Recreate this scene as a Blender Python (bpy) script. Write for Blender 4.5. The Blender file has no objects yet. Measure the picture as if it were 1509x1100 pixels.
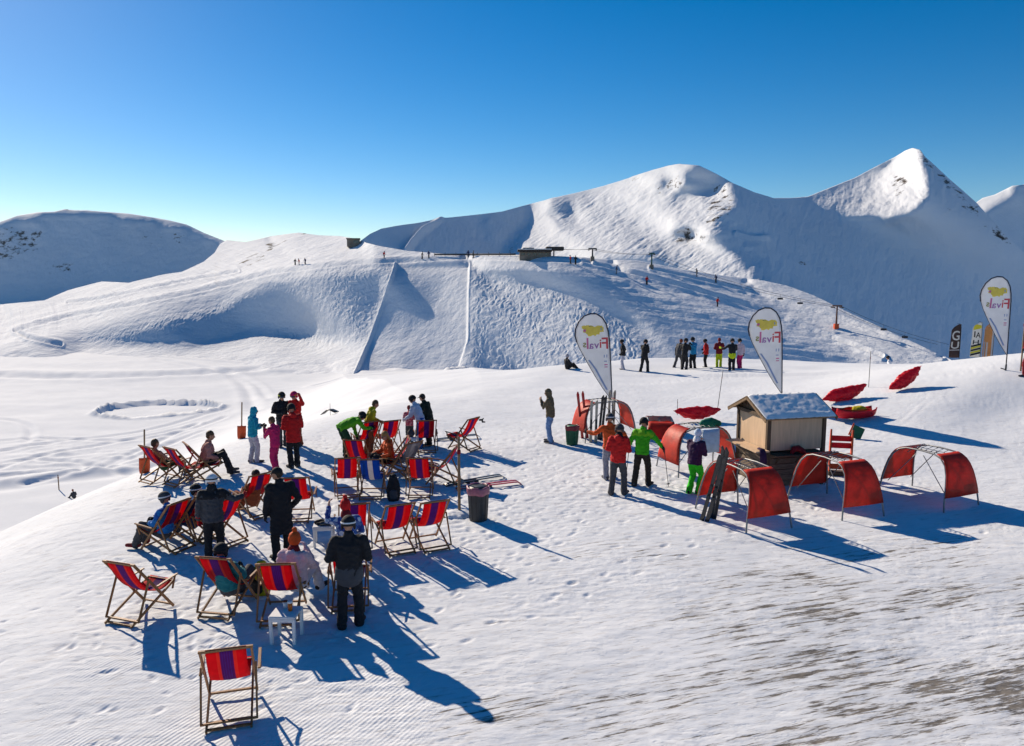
import bpy, bmesh, math, random
import numpy as np
from mathutils import Vector, Matrix, Euler

random.seed(7)
RNG = np.random.default_rng(11)
sc = bpy.context.scene
COL = sc.collection
R = math.radians

# ------------------------------------------------------------------ camera
CAM_H, FPX, W0, H0 = 5.5, 1150.0, 1509.0, 1100.0
PITCH = math.atan((550 - 395) / FPX)
cam_d = bpy.data.cameras.new('camera')
cam_d.sensor_width = 36.0
cam_d.lens = 36.0 * FPX / W0
cam_d.clip_start = 0.05
cam_d.clip_end = 60000
cam = bpy.data.objects.new('camera', cam_d)
COL.objects.link(cam)
cam.location = (0, 0, CAM_H)
cam.rotation_euler = (R(90) - PITCH, 0, 0)
sc.camera = cam
CR = np.array([1.0, 0, 0])
CF = np.array([0, math.cos(PITCH), -math.sin(PITCH)])
CU = np.array([0, math.sin(PITCH), math.cos(PITCH)])
CO = np.array([0, 0, CAM_H])

def ray(px, py):
    u = (np.asarray(px, float) - W0 / 2) / FPX
    v = (H0 / 2 - np.asarray(py, float)) / FPX
    return CF + u[..., None] * CR + v[..., None] * CU

# ------------------------------------------------------------------ sun and sky
SUN_AZ, SUN_EL = -40.0, 26.0
SV = np.array([math.sin(R(SUN_AZ)) * math.cos(R(SUN_EL)), math.cos(R(SUN_AZ)) * math.cos(R(SUN_EL)), math.sin(R(SUN_EL))])
sun_d = bpy.data.lights.new('sun', 'SUN')
sun_d.energy = 4.85
sun_d.angle = R(0.53)
sun_d.color = (1.0, 0.855, 0.67)
sun = bpy.data.objects.new('sun', sun_d)
COL.objects.link(sun)
sun.rotation_euler = Vector(SV).to_track_quat('Z', 'Y').to_euler()
world = bpy.data.worlds.new('World')
sc.world = world
world.use_nodes = True
wn = world.node_tree
wn.nodes.clear()
w_out = wn.nodes.new('ShaderNodeOutputWorld')
w_bg = wn.nodes.new('ShaderNodeBackground')
w_sky = wn.nodes.new('ShaderNodeTexSky')
w_sky.sky_type = 'NISHITA'
w_sky.sun_disc = False
w_sky.sun_elevation = R(SUN_EL)
w_sky.sun_rotation = R(SUN_AZ)
w_sky.altitude = 2300
w_sky.air_density = 1.0
w_sky.dust_density = 0.7
w_sky.ozone_density = 2.6
w_hs = wn.nodes.new('ShaderNodeHueSaturation')
w_hs.inputs['Saturation'].default_value = 1.46
w_bg.inputs['Strength'].default_value = 0.077
wn.links.new(w_sky.outputs['Color'], w_hs.inputs['Color'])
wn.links.new(w_hs.outputs['Color'], w_bg.inputs['Color'])
wn.links.new(w_bg.outputs['Background'], w_out.inputs['Surface'])
sc.view_settings.view_transform = 'Standard'
sc.view_settings.look = 'None'
sc.view_settings.exposure = 0.40
sc.view_settings.gamma = 1.0
try:
    sc.cycles.max_bounces = 6
    sc.cycles.diffuse_bounces = 1
    sc.cycles.transparent_max_bounces = 6
    sc.cycles.use_adaptive_sampling = True
except Exception:
    pass

# ------------------------------------------------------------------ materials
def new_mat(name):
    m = bpy.data.materials.new(name)
    m.use_nodes = True
    nt = m.node_tree
    b = nt.nodes['Principled BSDF']
    return m, nt, b

def srgb(r, g, b):
    def f(c):
        c = c / 255.0
        return c / 12.92 if c <= 0.04045 else ((c + 0.055) / 1.055) ** 2.4
    return (f(r), f(g), f(b), 1.0)

def lk(nt, a, b):
    nt.links.new(a, b)

def mat(name, col, rough=0.7, var=0.18, scale=14.0, bump=0.0, bscale=60.0, metal=0.0, spec=0.35, transl=0.0, stretch=None):
    """Base colour broken up by noise, with a little bump."""
    m, nt, b = new_mat(name)
    tc = nt.nodes.new('ShaderNodeTexCoord')
    src = tc.outputs['Object']
    if stretch:
        mp = nt.nodes.new('ShaderNodeMapping')
        mp.inputs['Scale'].default_value = stretch
        lk(nt, src, mp.inputs['Vector'])
        src = mp.outputs['Vector']
    nz = nt.nodes.new('ShaderNodeTexNoise')
    nz.inputs['Scale'].default_value = scale
    nz.inputs['Detail'].default_value = 4
    lk(nt, src, nz.inputs['Vector'])
    mr = nt.nodes.new('ShaderNodeMapRange')
    mr.inputs['From Min'].default_value = 0.3
    mr.inputs['From Max'].default_value = 0.7
    mr.inputs['To Min'].default_value = 1.0 - var
    mr.inputs['To Max'].default_value = 1.0 + var
    lk(nt, nz.outputs['Fac'], mr.inputs['Value'])
    vm = nt.nodes.new('ShaderNodeVectorMath')
    vm.operation = 'SCALE'
    vm.inputs[0].default_value = col[:3]
    lk(nt, mr.outputs['Result'], vm.inputs['Scale'])
    lk(nt, vm.outputs['Vector'], b.inputs['Base Color'])
    b.inputs['Roughness'].default_value = rough
    b.inputs['Metallic'].default_value = metal
    b.inputs['Specular IOR Level'].default_value = spec
    if bump > 0:
        n2 = nt.nodes.new('ShaderNodeTexNoise')
        n2.inputs['Scale'].default_value = bscale
        n2.inputs['Detail'].default_value = 3
        lk(nt, src, n2.inputs['Vector'])
        bp = nt.nodes.new('ShaderNodeBump')
        bp.inputs['Strength'].default_value = bump
        bp.inputs['Distance'].default_value = 0.02
        lk(nt, n2.outputs['Fac'], bp.inputs['Height'])
        lk(nt, bp.outputs['Normal'], b.inputs['Normal'])
    if transl > 0:
        tr = nt.nodes.new('ShaderNodeBsdfTranslucent')
        lk(nt, vm.outputs['Vector'], tr.inputs['Color'])
        mx = nt.nodes.new('ShaderNodeMixShader')
        mx.inputs['Fac'].default_value = transl
        lk(nt, b.outputs['BSDF'], mx.inputs[1])
        lk(nt, tr.outputs['BSDF'], mx.inputs[2])
        lk(nt, mx.outputs['Shader'], nt.nodes['Material Output'].inputs['Surface'])
    return m

# ------------------------------------------------------------------ numpy noise
_perm = RNG.permutation(4096)
_gang = RNG.random(4096) * 2 * math.pi
_gx, _gy = np.cos(_gang), np.sin(_gang)

def gnoise(x, y):
    xi = np.floor(x).astype(np.int64)
    yi = np.floor(y).astype(np.int64)
    fx, fy = x - xi, y - yi
    def g(ix, iy, dx, dy):
        h = _perm[(_perm[ix & 4095] + iy) & 4095]
        return _gx[h] * dx + _gy[h] * dy
    sx = fx * fx * fx * (fx * (fx * 6 - 15) + 10)
    sy = fy * fy * fy * (fy * (fy * 6 - 15) + 10)
    a = g(xi, yi, fx, fy)
    b = g(xi + 1, yi, fx - 1, fy)
    c = g(xi, yi + 1, fx, fy - 1)
    d = g(xi + 1, yi + 1, fx - 1, fy - 1)
    return (a + (b - a) * sx) + ((c + (d - c) * sx) - (a + (b - a) * sx)) * sy

def fbm(x, y, octv=4, gain=0.5, lac=2.03):
    s, a = 0.0, 1.0
    for i in range(octv):
        s = s + a * gnoise(x + 17.3 * i, y - 9.1 * i)
        x, y, a = x * lac, y * lac, a * gain
    return s

def sstep(a, b, x):
    t = np.clip((x - a) / (b - a), 0, 1)
    return t * t * (3 - 2 * t)

def seg_dist(x, y, pts):
    """Unsigned distance to a polyline and the arc position (0..1) of the nearest point."""
    best = np.full(x.shape, 1e9)
    arc = np.zeros(x.shape)
    pts = np.asarray(pts, float)
    lens = np.hypot(*(pts[1:] - pts[:-1]).T)
    tot = lens.sum()
    acc = 0
    for (a, b, l) in zip(pts[:-1], pts[1:], lens):
        d = b - a
        t = np.clip(((x - a[0]) * d[0] + (y - a[1]) * d[1]) / (d @ d + 1e-12), 0, 1)
        q = np.hypot(x - a[0] - t * d[0], y - a[1] - t * d[1])
        m = q < best
        best = np.where(m, q, best)
        arc = np.where(m, (acc + t * l) / tot, arc)
        acc += l
    return best, arc

def in_poly(x, y, pts):
    ins = np.zeros(x.shape, bool)
    n = len(pts)
    for i in range(n):
        x1, y1 = pts[i]
        x2, y2 = pts[(i + 1) % n]
        if y1 == y2:
            continue
        c = ((y1 > y) != (y2 > y)) & (x < (x2 - x1) * (y - y1) / (y2 - y1) + x1)
        ins ^= c
    return ins

def poly_mask(x, y, pts, soft):
    d, _ = seg_dist(x, y, list(pts) + [pts[0]])
    sd = np.where(in_poly(x, y, pts), d, -d)
    return sstep(-soft, soft, sd)

# ------------------------------------------------------------------ mesh helpers
def grid_mesh(name, P, mats, attrs=None, smooth=True):
    """P: (rows, cols, 3) array -> one mesh object."""
    nr, nc = P.shape[:2]
    me = bpy.data.meshes.new(name)
    me.vertices.add(nr * nc)
    me.vertices.foreach_set('co', P.reshape(-1).astype(np.float32))
    idx = np.arange(nr * nc).reshape(nr, nc)
    q = np.stack([idx[:-1, :-1], idx[:-1, 1:], idx[1:, 1:], idx[1:, :-1]], -1).reshape(-1, 4)
    nf = len(q)
    me.loops.add(nf * 4)
    me.loops.foreach_set('vertex_index', q.reshape(-1).astype(np.int32))
    me.polygons.add(nf)
    me.polygons.foreach_set('loop_start', np.arange(0, nf * 4, 4, dtype=np.int32))
    me.polygons.foreach_set('loop_total', np.full(nf, 4, dtype=np.int32))
    me.update(calc_edges=True)
    me.polygons.foreach_set('use_smooth', np.full(nf, smooth))
    for k, a in (attrs or {}).items():
        at = me.attributes.new(k, 'FLOAT', 'POINT')
        at.data.foreach_set('value', np.ascontiguousarray(a, dtype=np.float32).reshape(-1))
    for m in mats:
        me.materials.append(m)
    o = bpy.data.objects.new(name, me)
    COL.objects.link(o)
    return o

def structure(o):
    o['kind'] = 'structure'
    return o
# ------------------------------------------------------------------ snow material
def snow_material(name, near=False, rock=False):
    m, nt, b = new_mat(name)
    N = nt.nodes
    geo = N.new('ShaderNodeNewGeometry')
    pos = geo.outputs['Position']
    def noise(scale, detail=4, rough=0.55, vec=None, mapping=None):
        v = vec or pos
        if mapping:
            m0 = N.new('ShaderNodeMapping')
            m0.inputs['Rotation'].default_value = (0, 0, mapping[0])
            lk(nt, v, m0.inputs['Vector'])
            mp = N.new('ShaderNodeMapping')
            mp.inputs['Scale'].default_value = mapping[1]
            lk(nt, m0.outputs['Vector'], mp.inputs['Vector'])
            v = mp.outputs['Vector']
        n = N.new('ShaderNodeTexNoise')
        n.inputs['Scale'].default_value = scale
        n.inputs['Detail'].default_value = detail
        n.inputs['Roughness'].default_value = rough
        lk(nt, v, n.inputs['Vector'])
        return n.outputs['Fac']
    def mrange(v, a, b_, c=0.0, d=1.0):
        r = N.new('ShaderNodeMapRange')
        for k, x in zip(('From Min', 'From Max', 'To Min', 'To Max'), (a, b_, c, d)):
            r.inputs[k].default_value = x
        lk(nt, v, r.inputs['Value'])
        return r.outputs['Result']
    def math_(op, a, b_):
        n = N.new('ShaderNodeMath')
        n.operation = op
        for i, x in enumerate((a, b_)):
            if isinstance(x, (int, float)):
                n.inputs[i].default_value = x
            else:
                lk(nt, x, n.inputs[i])
        return n.outputs[0]
    def mix(f, a, b_):
        n = N.new('ShaderNodeMix')
        n.data_type = 'RGBA'
        lk(nt, f, n.inputs['Factor'])
        for s, x in (('A', a), ('B', b_)):
            sock = [i for i in n.inputs if i.name == s and i.type == 'RGBA'][0]
            if isinstance(x, tuple):
                sock.default_value = x
            else:
                lk(nt, x, sock)
        return [o for o in n.outputs if o.type == 'RGBA'][0]
    def attr(nm):
        a = N.new('ShaderNodeAttribute')
        a.attribute_name = nm
        return a.outputs['Fac']
    white = (0.78, 0.805, 0.845, 1)
    col = mix(mrange(noise(0.35 if near else 0.02, 5), 0.35, 0.65), white, (0.72, 0.75, 0.795, 1))
    b.inputs['Roughness'].default_value = 0.85
    b.inputs['Specular IOR Level'].default_value = 0.06
    if near:
        # trampled grime: small grey flecks everywhere, long scraped streaks where the snow is thin
        tr = attr('trampled')
        fleck = math_('MULTIPLY', mrange(noise(7.5, 8, 0.70, mapping=(R(-16), (0.35, 1.5, 1))), 0.53, 0.68), tr)
        col = mix(math_('MULTIPLY', fleck, 0.52), col, (0.46, 0.43, 0.41, 1))
        th = attr('thin')
        st = noise(1.0, 9, 0.68, mapping=(R(-19), (1.25, 10.5, 1)))
        st2 = noise(1.0, 7, 0.65, mapping=(R(-17), (3.4, 34.0, 1)))
        st = math_('ADD', math_('MULTIPLY', st, 0.66), math_('MULTIPLY', st2, 0.34))
        big = noise(0.5, 3, 0.5, mapping=(R(-19), (0.6, 1.3, 1)))
        s1 = math_('SUBTRACT', math_('ADD', st, math_('MULTIPLY', big, 0.42)), 0.21)
        lim = math_('SUBTRACT', 0.665, math_('MULTIPLY', th, 0.165))
        f = mrange(math_('SUBTRACT', s1, lim), -0.012, 0.028)
        f = math_('MULTIPLY', f, mrange(th, 0.0, 0.15))
        wet = mrange(math_('SUBTRACT', s1, lim), -0.075, 0.02)
        col = mix(math_('MULTIPLY', math_('MULTIPLY', wet, mrange(th, 0.0, 0.15)), 0.55), col, (0.50, 0.48, 0.46, 1))
        earth = mix(mrange(noise(5.0, 5), 0.35, 0.65), (0.07, 0.056, 0.042, 1), (0.22, 0.19, 0.155, 1))
        col = mix(math_('MULTIPLY', f, 0.88), col, earth)
        # bump: trodden lumps, streak relief and the groomer's corduroy
        lumps = math_('MULTIPLY', noise(3.4, 9, 0.70, mapping=(R(-14), (0.5, 1.8, 1))), mrange(noise(0.45, 4, 0.6), 0.38, 0.62, 0.35, 1.35))
        fine = noise(22.0, 4, 0.6)
        sep = N.new('ShaderNodeMapping')
        sep.inputs['Rotation'].default_value = (0, 0, R(30))
        lk(nt, pos, sep.inputs['Vector'])
        wv = N.new('ShaderNodeTexWave')
        wv.bands_direction = 'X'
        wv.inputs['Scale'].default_value = 5.2
        wv.inputs['Distortion'].default_value = 0.25
        wv.inputs['Detail'].default_value = 2
        lk(nt, sep.outputs['Vector'], wv.inputs['Vector'])
        cord = math_('MULTIPLY', wv.outputs['Fac'], attr('corduroy'))
        pits = mrange(noise(6.5, 6, 0.7, mapping=(R(-12), (0.55, 1.5, 1))), 0.55, 0.66)
        hgt = math_('ADD', math_('MULTIPLY', lumps, 0.8), math_('MULTIPLY', fine, 0.15))
        hgt = math_('SUBTRACT', hgt, math_('MULTIPLY', pits, 0.34))
        hgt = math_('MULTIPLY', hgt, mrange(tr, 0, 1, 0.12, 1.0))
        hgt = math_('ADD', hgt, math_('MULTIPLY', cord, 0.30))
        hgt = math_('ADD', hgt, math_('MULTIPLY', f, -0.25))
        bp = N.new('ShaderNodeBump')
        bp.inputs['Strength'].default_value = 0.45
        bp.inputs['Distance'].default_value = 0.035
        lk(nt, hgt, bp.inputs['Height'])
        lk(nt, bp.outputs['Normal'], b.inputs['Normal'])
    else:
        bp = N.new('ShaderNodeBump')
        bp.inputs['Strength'].default_value = 0.8
        bp.inputs['Distance'].default_value = 1.5
        h1 = math_('ADD', noise(0.06, 8, 0.62), math_('MULTIPLY', noise(0.35, 6, 0.65), 0.22))
        lk(nt, h1, bp.inputs['Height'])
        lk(nt, bp.outputs['Normal'], b.inputs['Normal'])
        if rock:
            rk = attr('rock')
            f = math_('MULTIPLY', mrange(math_('SUBTRACT', noise(0.13, 8, 0.70, mapping=(0, (1, 1, 1.6))), math_('SUBTRACT', 0.80, math_('MULTIPLY', rk, 0.31))), -0.02, 0.06), mrange(rk, 0, 0.1))
            col = mix(f, col, (0.075, 0.06, 0.05, 1))
    lk(nt, col, b.inputs['Base Color'])
    return m

SNOW_NEAR = snow_material('trodden_snow', near=True)
SNOW_FAR = snow_material('mountain_snow', rock=True)

# ------------------------------------------------------------------ the near ground
BASIN = -15.0
EDGE = np.array([(-4.6, -40), (-5.4, 2), (-7.2, 9.2), (-9.2, 14), (-10.0, 17.3), (-10.5, 20.5), (-10.5, 22.5), (-9.3, 26.5), (-7.0, 30), (-4.0, 32), (-1.0, 35), (2.2, 44), (8, 49), (16, 48.5), (23, 46), (33, 44), (60, 38), (90, 0), (60, -60), (0, -60)])
SLOPE_AT = [(-180, 0.25), (-120, 0.32), (-90, 0.44), (-70, 0.50), (-40, 0.46), (-27, 0.27), (-14, 0.15), (-4, 0.145), (4, 0.20), (14, 0.32), (60, 0.35), (180, 0.25)]

def ground_z(x, y, fine=False):
    x = np.asarray(x, float)
    y = np.asarray(y, float)
    d, arc = seg_dist(x, y, np.vstack([EDGE, EDGE[:1]]))
    ins = in_poly(x, y, [tuple(p) for p in EDGE])
    sd = np.where(ins, -d, d)
    k = 1.0
    s = k * np.logaddexp(0, sd / k)
    sl = np.interp(np.degrees(np.arctan2(x, y - 18.0)), [a for a, _ in SLOPE_AT], [b for _, b in SLOPE_AT])
    drop = sl * s
    lim = -BASIN
    # soft limit at the basin floor
    kk = 1.6
    drop = -kk * np.logaddexp(-drop / kk, -lim / kk) + kk * np.log1p(np.exp(-lim / kk))
    z = -drop
    # the valley opens to the right behind the plateau
    dd_ = np.hypot(x, y)
    z = z - 115 * sstep(60, 200, dd_) * sstep(0.20, 0.42, x / np.maximum(y, 1.0)) * (y > 1)
    # a knoll rising towards the right-hand flag
    kn = 1.8 * np.exp(-(((x - 25) / 9.5) ** 2 + ((y - 31.5) / 8.0) ** 2)) * sstep(60, 45, y)
    # a groomed bank crossing the snow on the right
    bx, by = x - 12.0, y - 24.8
    t_ = (bx * 9.2 + by * 7.5) / math.hypot(9.2, 7.5)
    s_ = (by * 9.2 - bx * 7.5) / math.hypot(9.2, 7.5)
    kn += 0.28 * sstep(-2.6, 0.15, s_) * np.exp(-(np.maximum(s_, 0) / 7.0) ** 2) * sstep(-0.5, 4.0, t_) * sstep(26, 14, t_)
    z = z + kn
    z = z + 0.10 * fbm(x * 0.16, y * 0.16, 3) * sstep(-14.5, -10, z)
    if fine:
        near = sstep(60, 25, np.hypot(x, y))
        patch = 0.4 + 0.9 * sstep(-0.2, 0.35, fbm(x * 0.35, y * 0.35 + 7, 3))
        holes = np.maximum(0, gnoise(x * 2.6 + 3, y * 3.6) - 0.22)
        r = 0.012 * fbm(x * 1.1, y * 1.9 + 4, 3, 0.6) + patch * (0.007 * fbm(x * 4.0, y * 8.5, 3, 0.6) - 0.05 * holes * sstep(9, 3, np.hypot(x + 4.5, (y - 17) * 0.6)))
        z = z + r * near + stamp_at(x, y)
    return z

# boot prints and ski tracks pressed into the terrace, as a height map two and a half centimetres fine
ST_X0, ST_Y0, ST_D = -13.0, 7.0, 0.025
ST_NX, ST_NY = 1480, 1400
def make_stamps():
    H = np.zeros((ST_NY, ST_NX))
    rng = np.random.default_rng(3)
    def press(cx, cy, ang, L, W, depth):
        r = int((L + 0.12) / ST_D)
        i, j = int((cy - ST_Y0) / ST_D), int((cx - ST_X0) / ST_D)
        if i - r < 0 or j - r < 0 or i + r >= ST_NY or j + r >= ST_NX:
            return
        yy, xx = np.mgrid[-r:r + 1, -r:r + 1] * ST_D
        u = (xx * math.cos(ang) + yy * math.sin(ang)) / L
        v = (-xx * math.sin(ang) + yy * math.cos(ang)) / W
        q = np.sqrt(u * u + v * v)
        d = -depth * sstep(1.3, 0.5, q) * rng.uniform(0.6, 1.2, q.shape) + 0.22 * depth * np.exp(-((q - 1.35) / 0.3) ** 2)
        H[i - r:i + r + 1, j - r:j + r + 1] += d
    # people wander between the chairs, the hut and the racks
    spots = [(-6, 12.5), (-4.5, 14), (-3.5, 17), (-5.5, 17), (-3, 21), (-7.5, 19.5), (-6.5, 21.5), (-2.2, 19), (-3.2, 12), (-4, 10.5), (2.5, 19.5), (4.2, 18.5), (4.5, 20.5), (6.5, 18.5), (8.5, 18), (3.0, 24), (1.2, 25), (-1, 16), (9, 20.5), (-6.0, 24.5), (-2.5, 25)]
    for k in range(120):
        a, b = spots[rng.integers(len(spots))], spots[rng.integers(len(spots))]
        p = np.array(a) + rng.normal(0, 0.8, 2)
        q = np.array(b) + rng.normal(0, 0.8, 2)
        n = int(min(26, np.hypot(*(q - p)) / 0.62))
        if n < 2:
            n = 2
        dv = (q - p) / n
        ang = math.atan2(dv[1], dv[0])
        nrm = np.array([-dv[1], dv[0]]) / (np.hypot(*dv) + 1e-6)
        for s in range(n):
            c = p + dv * s + nrm * (0.10 if s % 2 else -0.10) + rng.normal(0, 0.05, 2)
            press(c[0], c[1], ang + rng.normal(0, 0.15), rng.uniform(0.10, 0.15), rng.uniform(0.045, 0.06), rng.uniform(0.010, 0.030))
    for k in range(1500):
        a = spots[rng.integers(len(spots))]
        c = np.array(a) + rng.normal(0, 1.1, 2)
        press(c[0], c[1], rng.uniform(0, 6.28), rng.uniform(0.04, 0.14), rng.uniform(0.03, 0.06), rng.uniform(0.010, 0.034))
    # ski tracks: parallel grooves sweeping over the open snow
    for k in range(46):
        x0, y0 = rng.uniform(-4, 20), rng.uniform(9, 38)
        ang = rng.normal(0.30, 0.30)
        L, bend = rng.uniform(6, 22), rng.normal(0, 0.02)
        sgn = np.arange(0, L, ST_D * 0.9)
        th = ang + bend * sgn
        xs_, ys_ = x0 + np.cumsum(np.cos(th)) * ST_D * 0.9, y0 + np.cumsum(np.sin(th)) * ST_D * 0.9
        dep = rng.uniform(0.006, 0.016)
        fade = np.minimum(1, np.minimum(sgn, L - sgn) / 1.5)
        for o in (-0.13, 0.13):
            px_, py_ = xs_ - np.sin(th) * o, ys_ + np.cos(th) * o
            for w, kf in ((-2, 0.35), (-1, -0.8), (0, -1.0), (1, -0.8), (2, 0.35)):
                j = ((px_ - np.sin(th) * w * ST_D - ST_X0) / ST_D).astype(int)
                i = ((py_ + np.cos(th) * w * ST_D - ST_Y0) / ST_D).astype(int)
                m = (i >= 0) & (j >= 0) & (i < ST_NY) & (j < ST_NX)
                H[i[m], j[m]] = np.where(np.abs(H[i[m], j[m]]) < 0.012, dep * kf * fade[m], H[i[m], j[m]])
    for _ in range(2):
        H = (H + np.roll(H, 1, 0) + np.roll(H, -1, 0) + np.roll(H, 1, 1) + np.roll(H, -1, 1)) / 5
    return H
STAMPS = make_stamps()
def stamp_at(x, y):
    fx, fy = (x - ST_X0) / ST_D, (y - ST_Y0) / ST_D
    ok = (fx > 0) & (fy > 0) & (fx < ST_NX - 2) & (fy < ST_NY - 2)
    ix, iy = np.where(ok, fx, 0).astype(int), np.where(ok, fy, 0).astype(int)
    tx, ty = fx - ix, fy - iy
    v = (STAMPS[iy, ix] * (1 - tx) + STAMPS[iy, ix + 1] * tx) * (1 - ty) + (STAMPS[iy + 1, ix] * (1 - tx) + STAMPS[iy + 1, ix + 1] * tx) * ty
    return np.where(ok, v, 0.0)

def on_ground(px, py, zadd=0.0):
    """World point where the photo's pixel meets the snow."""
    r = ray(np.array(px), np.array(py))
    ts = np.geomspace(4, 400, 5000)
    P = CO + r * ts[:, None]
    g = ground_z(P[:, 0], P[:, 1]) + zadd
    below = np.nonzero(P[:, 2] < g)[0]
    i = below[0] if len(below) else len(ts) - 1
    a, b = P[max(i - 1, 0)], P[i]
    fa, fb = a[2] - (ground_z(a[0], a[1]) + zadd), b[2] - (ground_z(b[0], b[1]) + zadd)
    t = fa / (fa - fb + 1e-12)
    q = a + (b - a) * t
    return Vector((q[0], q[1], float(ground_z(q[0], q[1]))))

def gz(x, y):
    return float(ground_z(x, y))

def plane_pt(px, py, z=BASIN):
    r = ray(np.array(px, float), np.array(py, float))
    t = (z - CAM_H) / r[..., 2]
    return (CO + r * t[..., None])[..., :2]

def build_ground():
    az = np.concatenate([np.linspace(-180, -42, 24)[:-1], np.linspace(-42, 42, 1400), np.linspace(42, 180, 24)[1:]])
    pyn = np.linspace(1190, 520, 560)
    dn = CAM_H * FPX / (pyn - 395)
    pyf = np.concatenate([np.linspace(960, 765, 60), np.linspace(760, 508, 210)])
    df = (CAM_H - BASIN) * FPX / (pyf - 395)
    d = np.concatenate([[0.4, 2, 4, 6], dn[dn < 47], df[df > 47], [240, 300, 500, 900, 1500, 2200]])
    d = np.unique(np.round(d, 4))
    A, D = np.meshgrid(np.radians(az), d)
    X, Y = np.sin(A) * D, np.cos(A) * D
    Z = ground_z(X, Y, True)
    # far sheet sinks gently under the mountains
    Z = np.where(D > 230, np.minimum(Z, BASIN - (D - 230) * 0.02), Z)
    dirt = np.zeros_like(X)
    # --- basin: ring bank round the frozen pond, ski tracks, wind-scoured bank
    far = (D > 40) & (D < 235)
    xb, yb, zb = X[far], Y[far], np.zeros(far.sum())
    c = plane_pt(232, 603)
    a_ = np.arctan2((yb - c[1]) / 7.0, (xb - c[0]) / 8.6)
    wob = 1 + 0.05 * np.sin(3 * a_ + 1) + 0.03 * np.sin(7 * a_)
    rr = np.hypot((xb - c[0]) / 8.6, (yb - c[1]) / 7.0) / wob
    crumb = 0.7 + 0.7 * fbm(xb * 0.7, yb * 0.7, 2)
    zb += 0.62 * np.exp(-((rr - 1.0) / 0.075) ** 2) * crumb
    zb -= 0.45 * sstep(1.0, 0.93, rr)
    def track(pts, w, h, wobble=0.0):
        P = plane_pt([p[0] for p in pts], [p[1] for p in pts])
        # smooth the hand-set line
        for _ in range(3):
            Q = np.empty((len(P) * 2 - 2, 2))
            Q[0::2] = P[:-1] * 0.75 + P[1:] * 0.25
            Q[1::2] = P[:-1] * 0.25 + P[1:] * 0.75
            P = np.vstack([P[:1], Q, P[-1:]])
        lo, hi = P.min(0) - 6 * w, P.max(0) + 6 * w
        m = (xb > lo[0]) & (xb < hi[0]) & (yb > lo[1]) & (yb < hi[1])
        if not m.any():
            return
        dd, _ = seg_dist(xb[m], yb[m], P)
        dd = dd + wobble * fbm(xb[m] * 0.3, yb[m] * 0.3, 2)
        zb[m] += h * np.exp(-(dd / w) ** 2) - 0.5 * h * np.exp(-((dd - 2.2 * w) / w) ** 2)
    for pts in ([(0, 618), (30, 622), (48, 632), (42, 650)], [(300, 640), (240, 660), (150, 690), (40, 712)], [(330, 618), (270, 640), (180, 652), (60, 645), (0, 650)],
                [(0, 690), (70, 668), (160, 655), (290, 628)], [(0, 665), (90, 650), (200, 640), (330, 605)], [(190, 700), (120, 680), (40, 676), (0, 684)],
                [(120, 697), (200, 668), (290, 626)], [(0, 700), (110, 692), (210, 690)]):
        track(pts, 0.42, -0.13)
    track([(20, 490), (60, 505), (200, 520), (350, 532), (450, 540), (520, 549)], 0.9, -0.8)
    track([(230, 530), (300, 540), (350, 556), (370, 580), (372, 610)], 0.8, -0.2)
    track([(255, 535), (330, 545), (378, 565), (392, 590)], 0.6, -0.16)
    track([(0, 712), (60, 702), (140, 695), (215, 688)], 1.2, 0.30, 0.3)
    track([(0, 553), (120, 556), (260, 552), (380, 545)], 2.6, -0.5, 1.5)
    track([(420, 545), (480, 541), (560, 552)], 1.6, -0.6, 1.0)
    track([(660, 560), (720, 551), (800, 545), (850, 540)], 0.8, 0.7)
    track([(690, 590), (600, 575), (540, 570), (470, 575)], 0.8, -0.3)
    bank = poly_mask(xb, yb, [tuple(p) for p in plane_pt([0, 60, 210, 330, 180, 60, 0], [660, 640, 660, 640, 690, 704, 712])], 2.5)
    zb += bank * 0.16 * fbm(xb * 0.16 + yb * 0.1, yb * 0.75 - xb * 0.25, 4, 0.6)
    zb += 0.18 * fbm(xb * 0.05, yb * 0.09, 3)
    Z[far] += zb
    # --- attributes
    rad = np.hypot(X, Y)
    tramp = sstep(48, 26, rad) * sstep(-8, -1.0, Z)
    tramp = np.maximum(tramp, 0.30 * sstep(60, 20, rad))
    right_smooth = np.exp(-(((X - 22) / 8) ** 2 + ((Y - 29) / 7) ** 2))
    tramp *= 1 - 0.85 * right_smooth
    def pxmask(pts, soft):
        P = plane_pt([p[0] for p in pts], [p[1] for p in pts], 0.0)
        return poly_mask(X, Y, [tuple(p) for p in P], soft)
    nearm = rad < 30
    thin = np.zeros_like(X)
    cord = np.zeros_like(X)
    Xn, Yn = X, Y
    thin = 0.84 * pxmask([(1010, 1240), (1090, 1080), (1230, 985), (1330, 930), (1560, 880), (1900, 1240)], 2.2)
    thin = np.maximum(thin, 0.66 * pxmask([(780, 1240), (830, 1040), (900, 930), (1000, 870), (1200, 830), (1560, 800), (1900, 1240)], 1.2))
    thin = np.maximum(thin, 0.42 * pxmask([(560, 1240), (700, 900), (800, 830), (900, 790), (1560, 780), (1900, 1240)], 1.5))
    thin *= (rad < 40)
    cord = pxmask([(90, 980), (470, 900), (560, 930), (640, 1040), (560, 1240), (0, 1240)], 0.5) * (0.35 + 0.65 * sstep(-0.25, 0.25, fbm(X * 0.9, Y * 0.7, 2)))
    cord *= (rad < 30)
    P = np.stack([X, Y, Z], -1)[:, ::-1]
    o = grid_mesh('ground', P, [SNOW_NEAR], {'trampled': tramp[:, ::-1], 'thin': thin[:, ::-1], 'corduroy': cord[:, ::-1]})
    return structure(o)

build_ground()

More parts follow.
